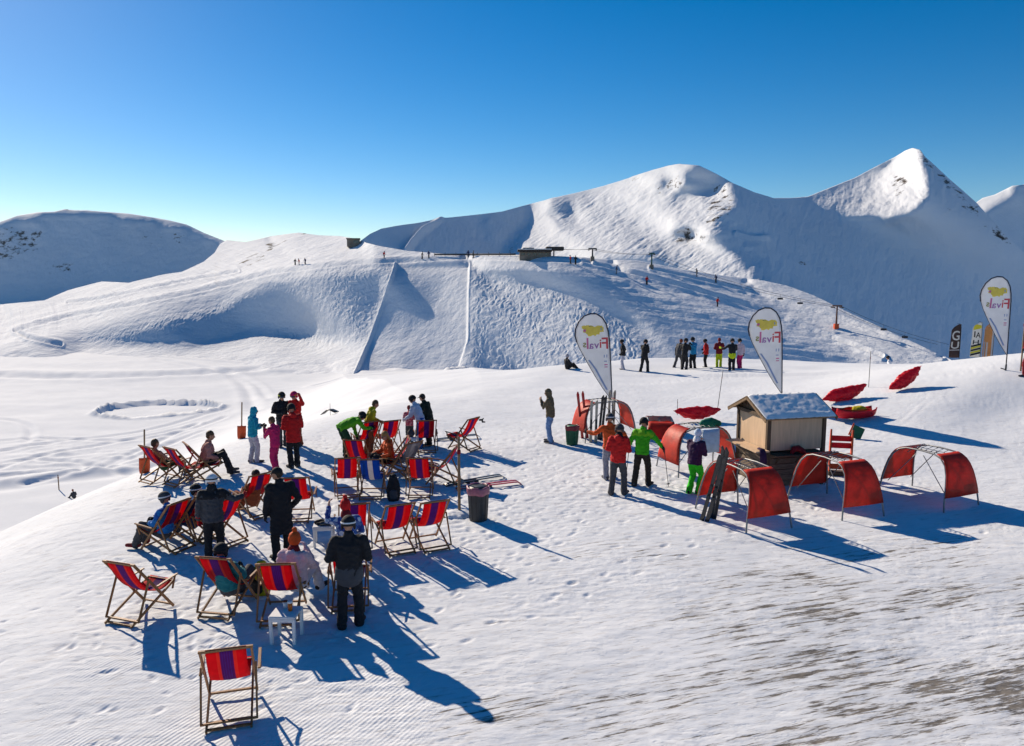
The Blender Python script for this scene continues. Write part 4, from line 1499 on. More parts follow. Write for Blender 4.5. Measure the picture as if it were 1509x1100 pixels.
SLING_RED = sling_material('striped_canvas', [(-0.24, _red), (-0.115, _red2), (-0.075, _pur), (-0.052, _blu), (-0.046, _pur), (-0.026, _blu), (-0.020, _pur), (0.004, _blu), (0.010, _pur), (0.032, _blu), (0.038, _pur), (0.075, _red2), (0.115, _red)])
SLING_BLUE = sling_material('blue_white_canvas', [(-0.24, (0.012, 0.10, 0.42)), (-0.07, (0.02, 0.05, 0.30)), (-0.06, (0.52, 0.50, 0.54)), (0.06, (0.02, 0.05, 0.30)), (0.07, (0.012, 0.10, 0.42))])
SLING_GREY = sling_material('grey_canvas', [(-0.24, (0.22, 0.22, 0.25)), (-0.07, (0.30, 0.30, 0.33)), (0.07, (0.22, 0.22, 0.25))])

A_TOP, A_BOT, B_REAR, B_FRONT = Vector((0, -0.40, 1.0)), Vector((0, 0.37, 0.025)), Vector((0, -0.50, 0.025)), Vector((0, 0.44, 0.43))
def make_chair(sling_mat):
    t = empty('deck_chair', (0, 0, 0), 0, None, 'deck chair')
    X = lambda x, p: Vector((x, p.y, p.z))
    f = MB()
    for s in (-1, 1):
        f.bar(X(s * 0.29, A_BOT), X(s * 0.29, A_TOP), 0.026, 0.042, (0, 1, 1))
    f.bar(X(-0.31, A_TOP), X(0.31, A_TOP), 0.045, 0.030)
    q = A_BOT.lerp(A_TOP, 0.05)
    f.bar(X(-0.277, q), X(0.277, q), 0.040, 0.024)
    f.build('back_frame', WOOD, t)
    g = MB()
    for s in (-1, 1):
        g.bar(X(s * 0.255, B_REAR), X(s * 0.255, B_FRONT), 0.026, 0.042, (0, -1, 1))
    g.bar(X(-0.268, B_FRONT), X(0.268, B_FRONT), 0.045, 0.030)
    for k in (0.04, 0.13):
        q = B_REAR.lerp(B_FRONT, k)
        g.bar(X(-0.242, q), X(0.242, q), 0.040, 0.024)
    g.build('seat_frame', WOOD, t)
    c = MB()
    pv = A_TOP.lerp(A_BOT, 0.33)
    lo = B_REAR.lerp(B_FRONT, 0.10) + Vector((0, 0, 0.02))
    for s in (-1, 1):
        c.bar(X(s * 0.320, pv), X(s * 0.320, lo), 0.024, 0.036, (0, 1, 0))
    c.bar(X(-0.332, lo), X(0.332, lo), 0.030, 0.024)
    c.build('prop', WOOD, t)
    for s in (-1, 1):
        h = MB()
        a0 = A_TOP.lerp(A_BOT, 0.50)
        a1 = B_REAR.lerp(B_FRONT, 0.93) + Vector((0, 0.06, 0.16))
        h.bar(X(s * 0.345, a0), X(s * 0.345, a1), 0.040, 0.022)
        up = B_REAR.lerp(B_FRONT, 0.86)
        h.bar(X(s * 0.345, up - Vector((0, 0, 0.02))), X(s * 0.345, a1 - Vector((0, 0.05, 0.0))), 0.024, 0.030, (0, 1, 0))
        h.build('armrest', WOOD, t)
    P0, P1, P2 = A_TOP + Vector((0, -0.012, 0.022)), Vector((0, -0.06, 0.10)), B_FRONT + Vector((0, 0.012, 0.022))
    rows = []
    for k in np.linspace(0, 1, 19):
        p = P0 * (1 - k) ** 2 + P1 * 2 * k * (1 - k) + P2 * k * k
        rows.append([Vector((x, p.y, p.z + 0.05 * (x / 0.23) ** 2 * math.sin(math.pi * k) * 0.5)) for x in np.linspace(-0.23, 0.23, 9)])
    wrap0 = [Vector((p.x, p.y + 0.035, p.z - 0.05)) for p in rows[0]]
    wrap1 = [Vector((p.x, p.y - 0.035, p.z - 0.05)) for p in rows[-1]]
    s = MB()
    s.sheet([wrap0] + rows + [wrap1], 0.006)
    s.build('sling', sling_mat, t)
    return t

def view_turn(px):
    """Yaw of something that turns its back straight to the viewer when it stands this far off the picture's middle."""
    return math.degrees(math.atan((W0 / 2 - px) / FPX))

chair_red = make_chair(SLING_RED)
chair_blue = make_chair(SLING_BLUE)
chair_grey = make_chair(SLING_GREY)
CH = {'r': chair_red, 'b': chair_blue, 'g': chair_grey}
_used = set()
CHAIRS = {}
def chair(key, px, py, yaw, label, kind='r'):
    src = CH[kind]
    o = src if kind not in _used else copy_tree(src)
    _used.add(kind)
    p = on_ground(px, py)
    yaw += view_turn(px)
    o.location = (p.x, p.y, p.z)
    o.rotation_euler = (0, 0, R(yaw))
    tag(o, label, None, 'deck chairs on the snow')
    CHAIRS[key] = (o, yaw)
    return o

S = 'red striped deck chair '
chair('front', 342, 1046, -4, S + 'standing empty and alone, lowest of all')
chair('left', 210, 905, -44, S + 'turned sideways, empty at the left edge of the group')
chair('teal', 338, 896, -30, S + 'with a helmeted person in teal sunk in it')
chair('pink', 418, 906, -12, S + 'behind the white table, used by the person in the orange hat')
chair('man', 516, 886, -4, S + 'hidden behind the standing man in black')
chair('blue', 246, 808, 44, S + 'seen from the side under the person in bright blue')
chair('navy', 287, 793, 44, S + 'under the person in navy with a black helmet')
chair('side', 326, 799, 40, S + 'seen sideways behind the charcoal jacket and pale helmet')
chair('yel', 374, 758, 30, S + 'left of the long black coat, someone in yellow in it')
chair('coat', 441, 762, -8, S + 'half hidden to the right of the long black coat')
chair('tan', 238, 708, -58, S + 'under the bare-chested sunbather beside the red shovel')
chair('tan2', 274, 712, -58, S + 'empty between the bare-chested sunbather and the man in salmon')
chair('salm', 300, 706, -76, S + 'under the man in the salmon top')
chair('c1', 512, 728, 4, S + 'just left of the blue and white chair')
chair('c2', 549, 730, -7, 'blue deck chair with one wide white stripe', 'b')
chair('c3', 620, 728, -5, S + 'right of the black rucksack on the snow')
chair('c4', 529, 697, -17, S + 'behind the red chair beside the blue one, tilted to the right')
chair('c5', 541, 667, 22, S + 'right next to the person bending in green')
chair('c6', 571, 665, 20, S + 'in the back row between the green bending person and the table')
chair('c7', 582, 700, 96, S + 'turned to the left under the seated person in orange')
chair('c8', 628, 664, 4, S + 'in front of the person in pale blue, right of the table')
chair('c9', 683, 662, 52, S + 'facing left with black goggles hung on its top')
chair('c10', 582, 808, 18, S + 'left one of the close pair in front of the black bin')
chair('c11', 632, 803, 20, S + 'right one of the close pair in front of the black bin')
chair('c12', 522, 806, 4, S + 'mostly hidden behind the man in black, beside the printed jacket')
chair('c13', 652, 712, 76, S + 'seen edge on beside the skis lying on the snow')
chair('c14', 597, 703, 40, 'plain grey deck chair behind the seated person in orange', 'g')

# ------------------------------------------------------------------ ski racks with red end panels
def rack_profile():
    pts = [(-0.90, 0.0), (-0.875, 0.25), (-0.84, 0.55), (-0.785, 0.85), (-0.70, 1.06), (-0.56, 1.20), (-0.38, 1.26), (0.0, 1.28)]
    return pts + [(-y, z) for y, z in reversed(pts[:-1])]
def half_w(z): return 0.60 - 0.25 * min(1, max(0, z) / 1.28) ** 1.3
def make_rack():
    t = empty('ski_rack', (0, 0, 0), 0, None, 'ski rack')
    prof = rack_profile()
    for s in (-1, 1):
        f = MB()
        f.tube([Vector((s * half_w(z), y, z - 0.05)) for y, z in prof], 0.019, 8)
        f.build('arch', STEEL, t)
    c = MB()
    for y in np.linspace(-0.48, 0.48, 8):
        z = 1.262 if abs(y) < 0.35 else 1.215
        w = half_w(z) - 0.01
        c.tube([(-w, y, z - 0.055), (-w * 0.55, y, z - 0.005), (0, y, z - 0.045), (w * 0.55, y, z - 0.005), (w, y, z - 0.055)], 0.007, 6)
    c.tube([(0, -0.62, 1.02), (0, -0.45, 1.165), (0, 0.45, 1.165), (0, 0.62, 1.02)], 0.012, 6)
    c.build('rungs', STEEL, t)
    for s in (-1, 1):
        b = MB()
        b.tube([(s * 0.40, 0.80, 0.30), (s * 0.36, 0.10, 1.12)], 0.010, 6)
        b.tube([(s * 0.40, -0.80, 0.30), (s * 0.36, -0.10, 1.12)], 0.010, 6)
        b.build('brace', STEEL, t)
    fine = [(-0.862, 0.34), (-0.845, 0.52), (-0.815, 0.70), (-0.775, 0.88), (-0.71, 1.04), (-0.63, 1.15), (-0.52, 1.225), (-0.42, 1.258)]
    for sgn in (1, -1):
        p = MB()
        rows = []
        for y, z in fine:
            w = half_w(z) + 0.012
            rows.append([Vector((x * w, sgn * (y - 0.022 - 0.03 * (1 - x * x) * math.sin(math.pi * min(1, z / 1.1))), z - 0.03)) for x in np.linspace(-1, 1, 9)])
        p.sheet(rows, 0.008)
        p.build('panel', RED_TARP, t)
    return t
rack0 = make_rack()
_rack_used = [False]
def rack(px, py, yaw, label, scale=1.0, tilt=None, lift=0.0):
    o = rack0 if not _rack_used[0] else copy_tree(rack0)
    _rack_used[0] = True
    p = on_ground(px, py)
    o.location = (p.x, p.y, p.z + lift)
    o.rotation_euler = (0, 0, R(yaw)) if tilt is None else (R(tilt[0]), R(tilt[1]), R(yaw))
    o.scale = (scale,) * 3
    return tag(o, label, None, 'ski racks round the hut')
rack(1093, 763, 22, 'red-ended ski rack with dark skis propped against it, in front of the hut')
rack(1229, 748, 20, 'red-ended ski rack standing free just right of the hut')
rack(1366, 735, 24, 'red-ended ski rack farthest to the right, apart from the hut')
rack(1026, 692, -72, 'red-ended ski rack with green bag on top, left of the hut')
rack(889, 645, -72, 'red-ended ski rack beside the green bin with skis stood against it')
rack(972, 640, -6, 'red-ended ski rack sunk deep in the snow behind the person in green', 1.12, None, -0.86)

# ------------------------------------------------------------------ teardrop flags
FLAG_CLOTH = mat('white_flag_cloth', (0.80, 0.81, 0.84), 0.7, 0.05, 3, 0.2, 3, transl=0.35)
FLAG_EDGE = mat('navy_flag_sleeve', (0.012, 0.018, 0.045), 0.6, 0.1, 10)
F_YEL = mat('print_yellow', (0.86, 0.68, 0.12), 0.7, 0.10, 6, transl=0.2)
F_RED = mat('print_red', (0.72, 0.10, 0.12), 0.7, 0.08, 6, transl=0.2)
F_PINK = mat('print_pink', (0.70, 0.20, 0.38), 0.7, 0.08, 6, transl=0.2)
F_VIO = mat('print_violet', (0.42, 0.20, 0.48), 0.7, 0.08, 6, transl=0.2)
F_OLV = mat('print_olive', (0.34, 0.33, 0.10), 0.7, 0.08, 6, transl=0.2)
F_BLUE = mat('print_pale_blue', (0.28, 0.38, 0.62), 0.7, 0.08, 6, transl=0.2)

def text_geo(s, size, mirror=False):
    """Letter outlines as triangles in the (x, z) plane, origin at the left of the baseline."""
    cu = bpy.data.curves.new('t', 'FONT')
    cu.body = s
    cu.size = size
    cu.resolution_u = 3
    cu.offset = size * 0.012
    o = bpy.data.objects.new('t', cu)
    COL.objects.link(o)
    dg = bpy.context.evaluated_depsgraph_get()
    dg.update()
    me = bpy.data.meshes.new_from_object(o.evaluated_get(dg))
    v = [(p.co.x, p.co.y) for p in me.vertices]
    f = [tuple(p.vertices) for p in me.polygons]
    bpy.data.objects.remove(o)
    bpy.data.curves.remove(cu)
    bpy.data.meshes.remove(me)
    x0 = min(p[0] for p in v)
    w = max(p[0] for p in v) - x0
    v = [((w - (x - x0)) if mirror else (x - x0), z) for x, z in v]
    return v, f, w

def make_flag():
    t = empty('teardrop_flag', (0, 0, 0), 0, None, 'flag')
    # sleeve curve: up the pole, round the top, down the left shoulder (x, z)
    sleeve = [(0.0, 0.62), (0.0, 1.2), (0.0, 1.8), (-0.01, 2.3), (-0.02, 2.7), (-0.05, 3.0), (-0.12, 3.28), (-0.25, 3.50), (-0.45, 3.64), (-0.66, 3.66), (-0.88, 3.58), (-1.06, 3.40), (-1.17, 3.15), (-1.19, 2.92), (-1.14, 2.70)]
    tail = [(-1.02, 2.40), (-0.80, 1.95), (-0.56, 1.48), (-0.30, 1.02), (-0.03, 0.62)]
    def bow(x, z): return 0.07 * math.sin((z - 0.6) * 1.3) * (0.2 + abs(x)) + 0.10 * x * x
    def edges(z):
        L = sleeve[8:] + tail
        R_ = sleeve[:9]
        zl = [p[1] for p in L][::-1]
        xl = [p[0] for p in L][::-1]
        return float(np.interp(z, zl, xl)), float(np.interp(z, [p[1] for p in R_], [p[0] for p in R_]))
    rows = []
    for z in np.concatenate([np.linspace(0.64, 3.2, 26), np.linspace(3.26, 3.645, 9)]):
        a, b = edges(z)
        rows.append([Vector((a + (b - a) * k, bow(a + (b - a) * k, z) , z)) for k in np.linspace(0, 1, 9)])
    fb = MB()
    fb.sheet(rows, 0.004)
    fab = fb.build('fabric', FLAG_CLOTH, t)
    e = MB()
    e.tube([Vector((x, bow(x, z), z)) for x, z in sleeve], [0.023 if z > 2.3 else 0.020 for x, z in sleeve], 8)
    e.tube([Vector((x, bow(x, z), z)) for x, z in [sleeve[-1]] + tail], 0.010, 6)
    e.build('sleeve', FLAG_EDGE, t)
    p = MB()
    p.tube([(0, 0, -0.3), (0, 0, 0.7)], 0.021, 8)
    p.build('pole', DARK_METAL, t)
    bs = MB()
    bs.tube([(-0.13, 0.10, 0.07), (-0.02, -0.02, 0.03)], 0.02, 6)
    bs.tube([(0, 0, -0.05), (0, 0, 0.22)], 0.032, 8)
    bs.build('ground_spike', DARK_METAL, t)
    # print: a splashed emblem, the large word showing through from the other side, small marks
    def put(mb, verts, faces, mi):
        mb.add([Vector((x, bow(x, z) - 0.008, z)) for x, z in verts], faces, mi)
    em = MB()
    random.seed(5)
    def blob(cx, cz, rx, rz, mi, n=28, rag=0.22):
        vs = [(cx, cz)]
        for i in range(n):
            a = 2 * math.pi * i / n
            k = 1 + rag * (random.random() - 0.5) * 2
            vs.append((cx + math.cos(a) * rx * k, cz + math.sin(a) * rz * k))
        put(em, vs, [(0, 1 + i, 1 + (i + 1) % n) for i in range(n)], mi)
    blob(-0.58, 3.06, 0.34, 0.17, 0)
    blob(-0.80, 3.17, 0.17, 0.09, 0)
    blob(-0.36, 3.15, 0.14, 0.08, 0)
    blob(-0.66, 3.22, 0.07, 0.025, 1, 14)
    blob(-0.86, 3.08, 0.05, 0.05, 3, 14)
    blob(-0.30, 3.10, 0.02, 0.05, 2, 12)
    em.build('emblem', [F_YEL, F_OLV, F_BLUE, F_PINK], fab)
    lt = MB()
    x = -0.06
    for chs, size, mi, dz in (('F', 0.56, 0, -0.02), ('i', 0.44, 0, 0.02), ('v', 0.38, 2, 0.0), ('a', 0.38, 2, 0.0), ('l', 0.55, 1, 0.0), ('s', 0.34, 3, 0.06)):
        v, f, w = text_geo(chs, size, True)
        x -= w + 0.015
        put(lt, [(x + a, 2.44 + dz + b) for a, b in v], f, mi)
    lt.build('lettering', [F_RED, F_PINK, F_VIO, F_OLV], fab)
    for cx, cz, w, h, mt in ((-0.22, 2.16, 0.03, 0.10, F_BLUE), (-0.13, 2.16, 0.03, 0.10, F_BLUE), (-0.17, 1.86, 0.11, 0.04, F_PINK), (-0.17, 1.78, 0.11, 0.03, F_PINK), (-0.18, 1.98, 0.10, 0.03, F_BLUE)):
        mk = MB()
        put(mk, [(cx - w / 2, cz - h / 2), (cx + w / 2, cz - h / 2), (cx + w / 2, cz + h / 2), (cx - w / 2, cz + h / 2)], [(0, 1, 2, 3)], 0)
        mk.build('print_mark', mt, fab)
    a = [(-0.78, 2.05), (-0.56, 1.72), (-0.36, 1.30), (-0.20, 0.98)]
    mk = MB()
    put(mk, [(x + d, z) for x, z in a for d in (0.0, 0.065)], [(2 * i, 2 * i + 1, 2 * i + 3, 2 * i + 2) for i in range(3)], 0)
    mk.build('print_band', F_BLUE, fab)
    return t
flag0 = make_flag()
def flag_at(o, px, py, yaw, label, sc_=1.0, tilt=0):
    p = on_ground(px, py)
    o.location = (p.x, p.y, p.z)
    o.rotation_euler = (0, R(tilt), R(yaw))
    o.scale = (sc_,) * 3
    tag(o, label, None, 'teardrop flags')
flag_at(flag0, 903, 615, 6, 'white teardrop flag planted behind the ski rack by the green bin', 1.05, -3)
flag_at(copy_tree(flag0), 1152, 605, 6, 'white teardrop flag rising behind the hut roof', 1.06, -2)
flag_at(copy_tree(flag0), 1482, 546, 4, 'white teardrop flag highest up the snow, beside the feather banners', 1.0, 0)

# feather banners further off
B_BROWN = mat('brown_banner_cloth', (0.055, 0.032, 0.030), 0.75, 0.1, 4, transl=0.2)
B_WHITE = mat('white_banner_cloth', (0.70, 0.69, 0.66), 0.75, 0.06, 4, transl=0.3)
B_ORANGE = mat('orange_banner_cloth', (0.60, 0.30, 0.11), 0.75, 0.08, 4, transl=0.3)
B_BLACK = mat('black_print', (0.015, 0.015, 0.018), 0.7, 0.08, 6)
B_YELLOW = mat('yellow_print', (0.62, 0.52, 0.03), 0.7, 0.08, 6)
B_GREY = mat('grey_print', (0.34, 0.33, 0.34), 0.7, 0.08, 6)
def banner(px, py, yaw, label, cloth_m, H, W, prints, sc_=1.0, dist=None):
    r = ray(np.array(float(px)), np.array(float(py)))
    k = dist / r[1]
    x, y = r[0] * k, r[1] * k
    t = empty('feather_banner', (x, y, gz(x, y)), yaw, label, 'banner', 'feather banners on the crest', sc_)
    def edge(z):
        k = max(0.0, (z - (H - 0.55)) / 0.55)
        return -W * (1 - 0.75 * k ** 2.2)
    zs = np.concatenate([np.linspace(0.35, H - 0.55, 8), np.linspace(H - 0.5, H, 8)])
    rows = [[Vector((edge(z) * (1 - k), 0.05 * math.sin(2.2 * z) * (1 - k), z)) for k in np.linspace(0, 1, 6)] for z in zs]
    f = MB()
    f.sheet(rows, 0.004)
    fab = f.build('fabric', cloth_m, t)
    p = MB()
    p.tube([(0.012, 0, -0.3), (0.012, 0, H - 0.6), (0.0, 0, H - 0.2), (-0.12, 0, H + 0.02), (-W * 0.4, 0, H + 0.03)], 0.016, 6)
    p.build('pole', DARK_METAL, t)
    mats, m = [], MB()
    def put(vs, fs, mt):
        nonlocal mats, m
        if mt not in mats:
            mats.append(mt)
        m.add([Vector((x, 0.05 * math.sin(2.2 * z) * min(1, -x / W) - 0.008, z)) for x, z in vs], fs, mats.index(mt))
    for pr in prints:
        if pr[0] == 'q':
            w_ = m
            m, keep = MB(), mats
            mats = []
            put(pr[1], [tuple(range(len(pr[1])))], pr[2])
            m.build('stripe', mats, fab)
            m, mats = w_, keep
        elif pr[0] == 't':
            v, fc, w = text_geo(pr[1], pr[2], False)
            sx = pr[5] / w
            if len(pr) > 7:   # set on its side, reading upwards
                put([(pr[3] - b, pr[4] + a * sx) for a, b in v], fc, pr[6])
            else:
                put([(pr[3] + a * sx, pr[4] + b) for a, b in v], fc, pr[6])
    if mats:
        m.build('lettering', mats, fab)
    return t
def disc(cx, cz, rx, rz, n=20): return [(cx + rx * math.cos(2 * math.pi * i / n), cz + rz * math.sin(2 * math.pi * i / n)) for i in range(n)]
banner(1413, 530, 4, 'dark brown feather banner with large white rounded letters', B_BROWN, 2.75, 0.74,
       [('t', 'G', 0.95, -0.66, 1.62, 0.58, B_WHITE), ('t', 'U', 0.70, -0.66, 1.02, 0.58, B_WHITE), ('q', [(-0.74, 0.86), (-0.0, 0.88), (-0.0, 0.95), (-0.74, 0.93)], B_GREY)], 0.74, 41)
banner(1444, 528, 4, 'white feather banner with black letters over yellow and black bars', B_WHITE, 2.85, 0.74,
       [('q', [(-0.70, 2.30), (-0.05, 2.42), (-0.05, 2.62), (-0.45, 2.72), (-0.62, 2.60)], B_YELLOW), ('t', 'I', 0.60, -0.60, 1.80, 0.10, B_BLACK), ('t', 'A', 0.55, -0.46, 1.75, 0.38, B_BLACK), ('t', 'H', 0.45, -0.62, 1.28, 0.44, B_BLACK)]
       + [('q', [(-0.72, z), (-0.02, z + 0.17), (-0.02, z + 0.30), (-0.72, z + 0.13)], B_BLACK if i % 2 == 0 else B_YELLOW) for i, z in enumerate((0.45, 0.60, 0.76, 0.92, 1.06))], 0.74, 41)
banner(1462, 527, 4, 'orange and grey striped feather banner with a pale edge', B_ORANGE, 2.85, 0.74,
       [('q', [(-0.72, 0.4), (-0.60, 0.4), (-0.60, 2.5), (-0.70, 2.35)], B_GREY), ('q', [(-0.52, 0.4), (-0.40, 0.4), (-0.40, 2.6), (-0.52, 2.6)], B_WHITE), ('q', [(-0.14, 0.4), (-0.02, 0.4), (-0.02, 2.4), (-0.14, 2.6)], B_WHITE)], 0.74, 41)

# ------------------------------------------------------------------ the wooden hut
WOOD_BASE = mat('weathered_boards', (0.17, 0.125, 0.09), 0.85, 0.35, 5, 0.4, 30, stretch=(1, 1, 8))
def build_hut():
    cpt = on_ground(1128, 719)
    yaw = 13.0
    t = empty('wooden_hut', (cpt.x, cpt.y, cpt.z), yaw, 'small wooden kiosk hut with snow on its gable roof, among the red racks', 'hut')
    W, D, He, Hr = 1.62, 1.5, 1.84, 2.19      # x along the front, y back, eaves, ridge
    lo = 0.86
    for name, c, h in (('base', (W / 2, D / 2, lo / 2 - 0.1), (W / 2 - 0.04, D / 2 - 0.04, lo / 2 + 0.1)),):
        m = MB()
        m.box(c, h, None, 0, 0.01)
        for k in range(6):    # weatherboards round the lower half
            z = 0.02 + k * 0.145
            m.box((W / 2, -0.0 - 0.012 + 0.045, z + 0.066), (W / 2 - 0.05, 0.012, 0.062), Matrix.Rotation(R(6), 3, 'X'), 0, 0.004)
            m.box((0.033, D / 2, z + 0.066), (0.012, D / 2 - 0.05, 0.062), Matrix.Rotation(R(6), 3, 'Y'), 0, 0.004)
        m.build('base', WOOD_BASE, t)
    def shutter(c, h):
        m = MB()
        m.box(c, h, None, 0, 0.008)
        return m.build('shutter', WOOD_PALE, t)
    shutter((W / 2, 0.035, (lo + He) / 2 + 0.02), (W / 2 - 0.075, 0.018, (He - lo) / 2 - 0.05))
    shutter((0.035, D / 2, (lo + He) / 2 + 0.02), (0.018, D / 2 - 0.075, (He - lo) / 2 - 0.05))
    shutter((W / 2, D - 0.035, (lo + He) / 2 + 0.02), (W / 2 - 0.075, 0.018, (He - lo) / 2 - 0.05))
    shutter((W - 0.035, D / 2, (lo + He) / 2 + 0.02), (0.018, D / 2 - 0.075, (He - lo) / 2 - 0.05))
    for x in (0.03, W - 0.03):
        for y in (0.03, D - 0.03):
            m = MB()
            m.box((x, y, He / 2 - 0.08), (0.050, 0.050, He / 2 + 0.08), None, 0, 0.008)
            m.build('corner_post', WOOD_DARK, t)
    m = MB()
    for y in (0.0, D):
        m.box((W / 2, y, He - 0.035), (W / 2 + 0.02, 0.045, 0.05), None, 0, 0.006)
    for x in (0.0, W):
        m.box((x, D / 2, He - 0.037), (0.042, D / 2 - 0.05, 0.045), None, 0, 0.006)
    m.build('wall_plate', WOOD_DARK, t)
    for x in (0.02, W - 0.02):
        g = MB()
        n = 7
        for k in range(n):     # vertical gable boards
            y0, y1 = D * k / n + 0.005, D * (k + 1) / n - 0.005
            top = lambda y: He + (Hr - He) * (1 - abs(y - D / 2) / (D / 2)) - 0.01
            q = [(y0, He + 0.012), (y1, He + 0.012), (y1, top(y1)), ((y0 + y1) / 2, top((y0 + y1) / 2)), (y0, top(y0))]
            g.prism([(a, b) for a, b in q], -0.012, 0.012, Matrix(((0, 1, 0), (1, 0, 0), (0, 0, 1))), (x, 0, 0))
        g.build('gable', WOOD_DARK, t)
    oh, ov = 0.20, 0.20
    slope = (Hr - He) / (D / 2)
    for s in (-1, 1):
        m = MB()
        ye = D / 2 + s * (D / 2 + ov)
        ze = He - slope * ov + 0.03
        a, b = Vector((0, D / 2, Hr + 0.03)), Vector((0, ye, ze))
        rows = [[Vector((x, (a.lerp(b, k)).y, (a.lerp(b, k)).z)) for x in (-oh, W / 2, W + oh)] for k in (0.003, 0.5, 1)]
        m.sheet(rows, 0.035, 0, False)
        for x in (-oh + 0.012, W + oh - 0.012):
            m.bar(Vector((x, a.y + s * 0.01, a.z - 0.035)), Vector((x, b.y, b.z - 0.035)), 0.024, 0.09, (0, 0, 1))
        r = m.build('roof', WOOD_POLE, t)
        sn = MB()
        rows = []
        for k in np.linspace(0.0, 1.0, 24):
            row = []
            for x in np.linspace(-oh + 0.02, W + oh - 0.02, 48):
                p = a.lerp(b, k)
                h = 0.016 + 0.016 * float(fbm(np.array(x * 5.0 + s), np.array(k * 6.0), 3, 0.7)) + 0.005 * float(gnoise(np.array(x * 11.0), np.array(k * 13.0 + s)))
                e = min(1, (1 - k) * 9, (x + oh) * 9, (W + oh - x) * 9)
                row.append(Vector((x, p.y, p.z + (0.020 + h) * max(0.2, e) if h > -0.005 else p.z - 0.01)))
            rows.append(row)
        sn.sheet(rows, 0.02)
        sn.build('snow', SNOW_ROOF, r)
    c = MB()    # the fold-down counter on the gable side, the shelf along the front
    c.box((-0.20, D / 2 - 0.12, lo + 0.10), (0.19, D / 2 + 0.02, 0.018), None, 0, 0.006)
    for y in (0.15, D - 0.35):
        c.bar((-0.02, y, lo - 0.18), (-0.33, y, lo + 0.075), 0.03, 0.03)
    c.build('counter', WOOD_PALE, t)
    c = MB()
    c.box((W / 2, -0.13, lo - 0.01), (W / 2 - 0.08, 0.13, 0.016), None, 0, 0.005)
    for x in (0.25, W / 2, W - 0.25):
        c.bar((x, -0.01, lo - 0.24), (x, -0.22, lo - 0.03), 0.03, 0.03)
    c.build('shelf', WOOD_DARK, t)
    for k, (x, w) in enumerate(((0.12, 0.07), (-0.05, 0.05))):
        pass
    return t, yaw
HUT, HUT_YAW = build_hut()
def hut_pt(x, y, z): return Vector(HUT.location) + rotz(R(HUT_YAW)) @ Vector((x, y, z))
m = MB()
m.tube([(0, 0, 0.0), (0.05, 0.02, 0.10), (0.16, 0.02, 0.12), (0.28, 0.0, 0.05), (0.32, 0, 0.01)], [0.05, 0.08, 0.085, 0.07, 0.05], 10)
b = m.build('folded_jacket', DKRED)
b.location = hut_pt(0.62, -0.12, 0.885)
tag(b, 'dark red jacket bundled on the front shelf of the hut', 'jacket')
m = MB()
m.tube([(0, 0, 0.02), (0.02, -0.12, 0.015), (0.0, -0.20, -0.05), (0.0, -0.23, -0.22), (0.01, -0.22, -0.34)], [(0.05, 0.03), (0.08, 0.03), (0.09, 0.03), (0.10, 0.035), (0.09, 0.03)], 10)
b = m.build('hung_scarf', PURPLE)
b.location = hut_pt(-0.22, 0.02, 1.00)
b.rotation_euler = (0, 0, R(HUT_YAW))
tag(b, 'dark scarf hanging over the near end of the hut counter', 'scarf')
# ------------------------------------------------------------------ loose things on the snow
def thing_at(name, px, py, yaw, label, cat, group=None, scale=1.0):
    p = on_ground(px, py)
    return empty(name, (p.x, p.y, p.z), yaw, label, cat, group, scale)

def bin_(px, py, label, body_m, liner_m, h=0.72, r=0.22):
    t = thing_at('litter_bin', px, py, 20, label, 'bin')
    b = MB()
    b.tube([(0, 0, -0.02), (0, 0, 0.02), (0, 0, h * 0.9), (0, 0, h * 0.98)], [r * 0.82, r * 0.84, r, r * 1.02], 24, round_ends=False)
    for k in range(12):
        a = 2 * math.pi * k / 12
        b.bar((math.cos(a) * r * 0.845, math.sin(a) * r * 0.845, 0.05), (math.cos(a) * r * 0.985, math.sin(a) * r * 0.985, h * 0.80), 0.018, 0.012, (math.cos(a), math.sin(a), 0))
    b.build('barrel', body_m, t)
    m = MB()
    rows = []
    for z, k in ((h * 0.78, 1.03), (h * 0.86, 1.06), (h * 0.96, 1.07), (h * 1.0, 1.05), (h * 1.0, 0.95), (h * 0.85, 0.90), (h * 0.72, 0.6)):
        rows.append([Vector((math.cos(a) * r * k * (1 + 0.03 * math.sin(9 * a + z * 20)), math.sin(a) * r * k * (1 + 0.03 * math.sin(7 * a)), z + 0.012 * math.sin(5 * a))) for a in np.linspace(0, 2 * math.pi, 33)])
    m.sheet(rows, 0.006)
    m.build('bin_liner', liner_m, t)
bin_(705, 766, 'black barrel bin with a mauve liner folded over its rim', BLACK_PL, LINER, 0.76, 0.235)
bin_(843, 655, 'dark green bin with a dark red liner beside the ski rack', GREEN_PL, LINER_RED, 0.60, 0.21)

def shovel(px, py, yaw, label, tilt):
    t = thing_at('snow_shovel', px, py, yaw, label, 'shovel', 'red shovels stuck in the snow')
    t.rotation_euler = (R(tilt), R(3), R(yaw))
    h = MB()
    h.tube([(0, 0, 0.40), (0, 0, 1.28)], 0.022, 8)
    h.build('handle', WOOD_POLE, t)
    b = MB()
    rows = []
    for z in np.linspace(0.0, 0.46, 7):
        w = 0.145 if z > 0.12 else 0.125 + 0.02 * z / 0.12
        rows.append([Vector((x * w, 0.035 * x * x - 0.02, z)) for x in np.linspace(-1, 1, 7)])
    b.sheet(rows, 0.014)
    b.tube([(0, -0.01, 0.24), (0, 0, 0.46)], 0.032, 8)
    b.build('blade', ORANGE_PL, t)
shovel(213, 698, 25, 'red-bladed shovel standing behind the bare-chested sunbather', 0)
shovel(356, 647, 20, 'red-bladed shovel standing beside the person in turquoise', 0)

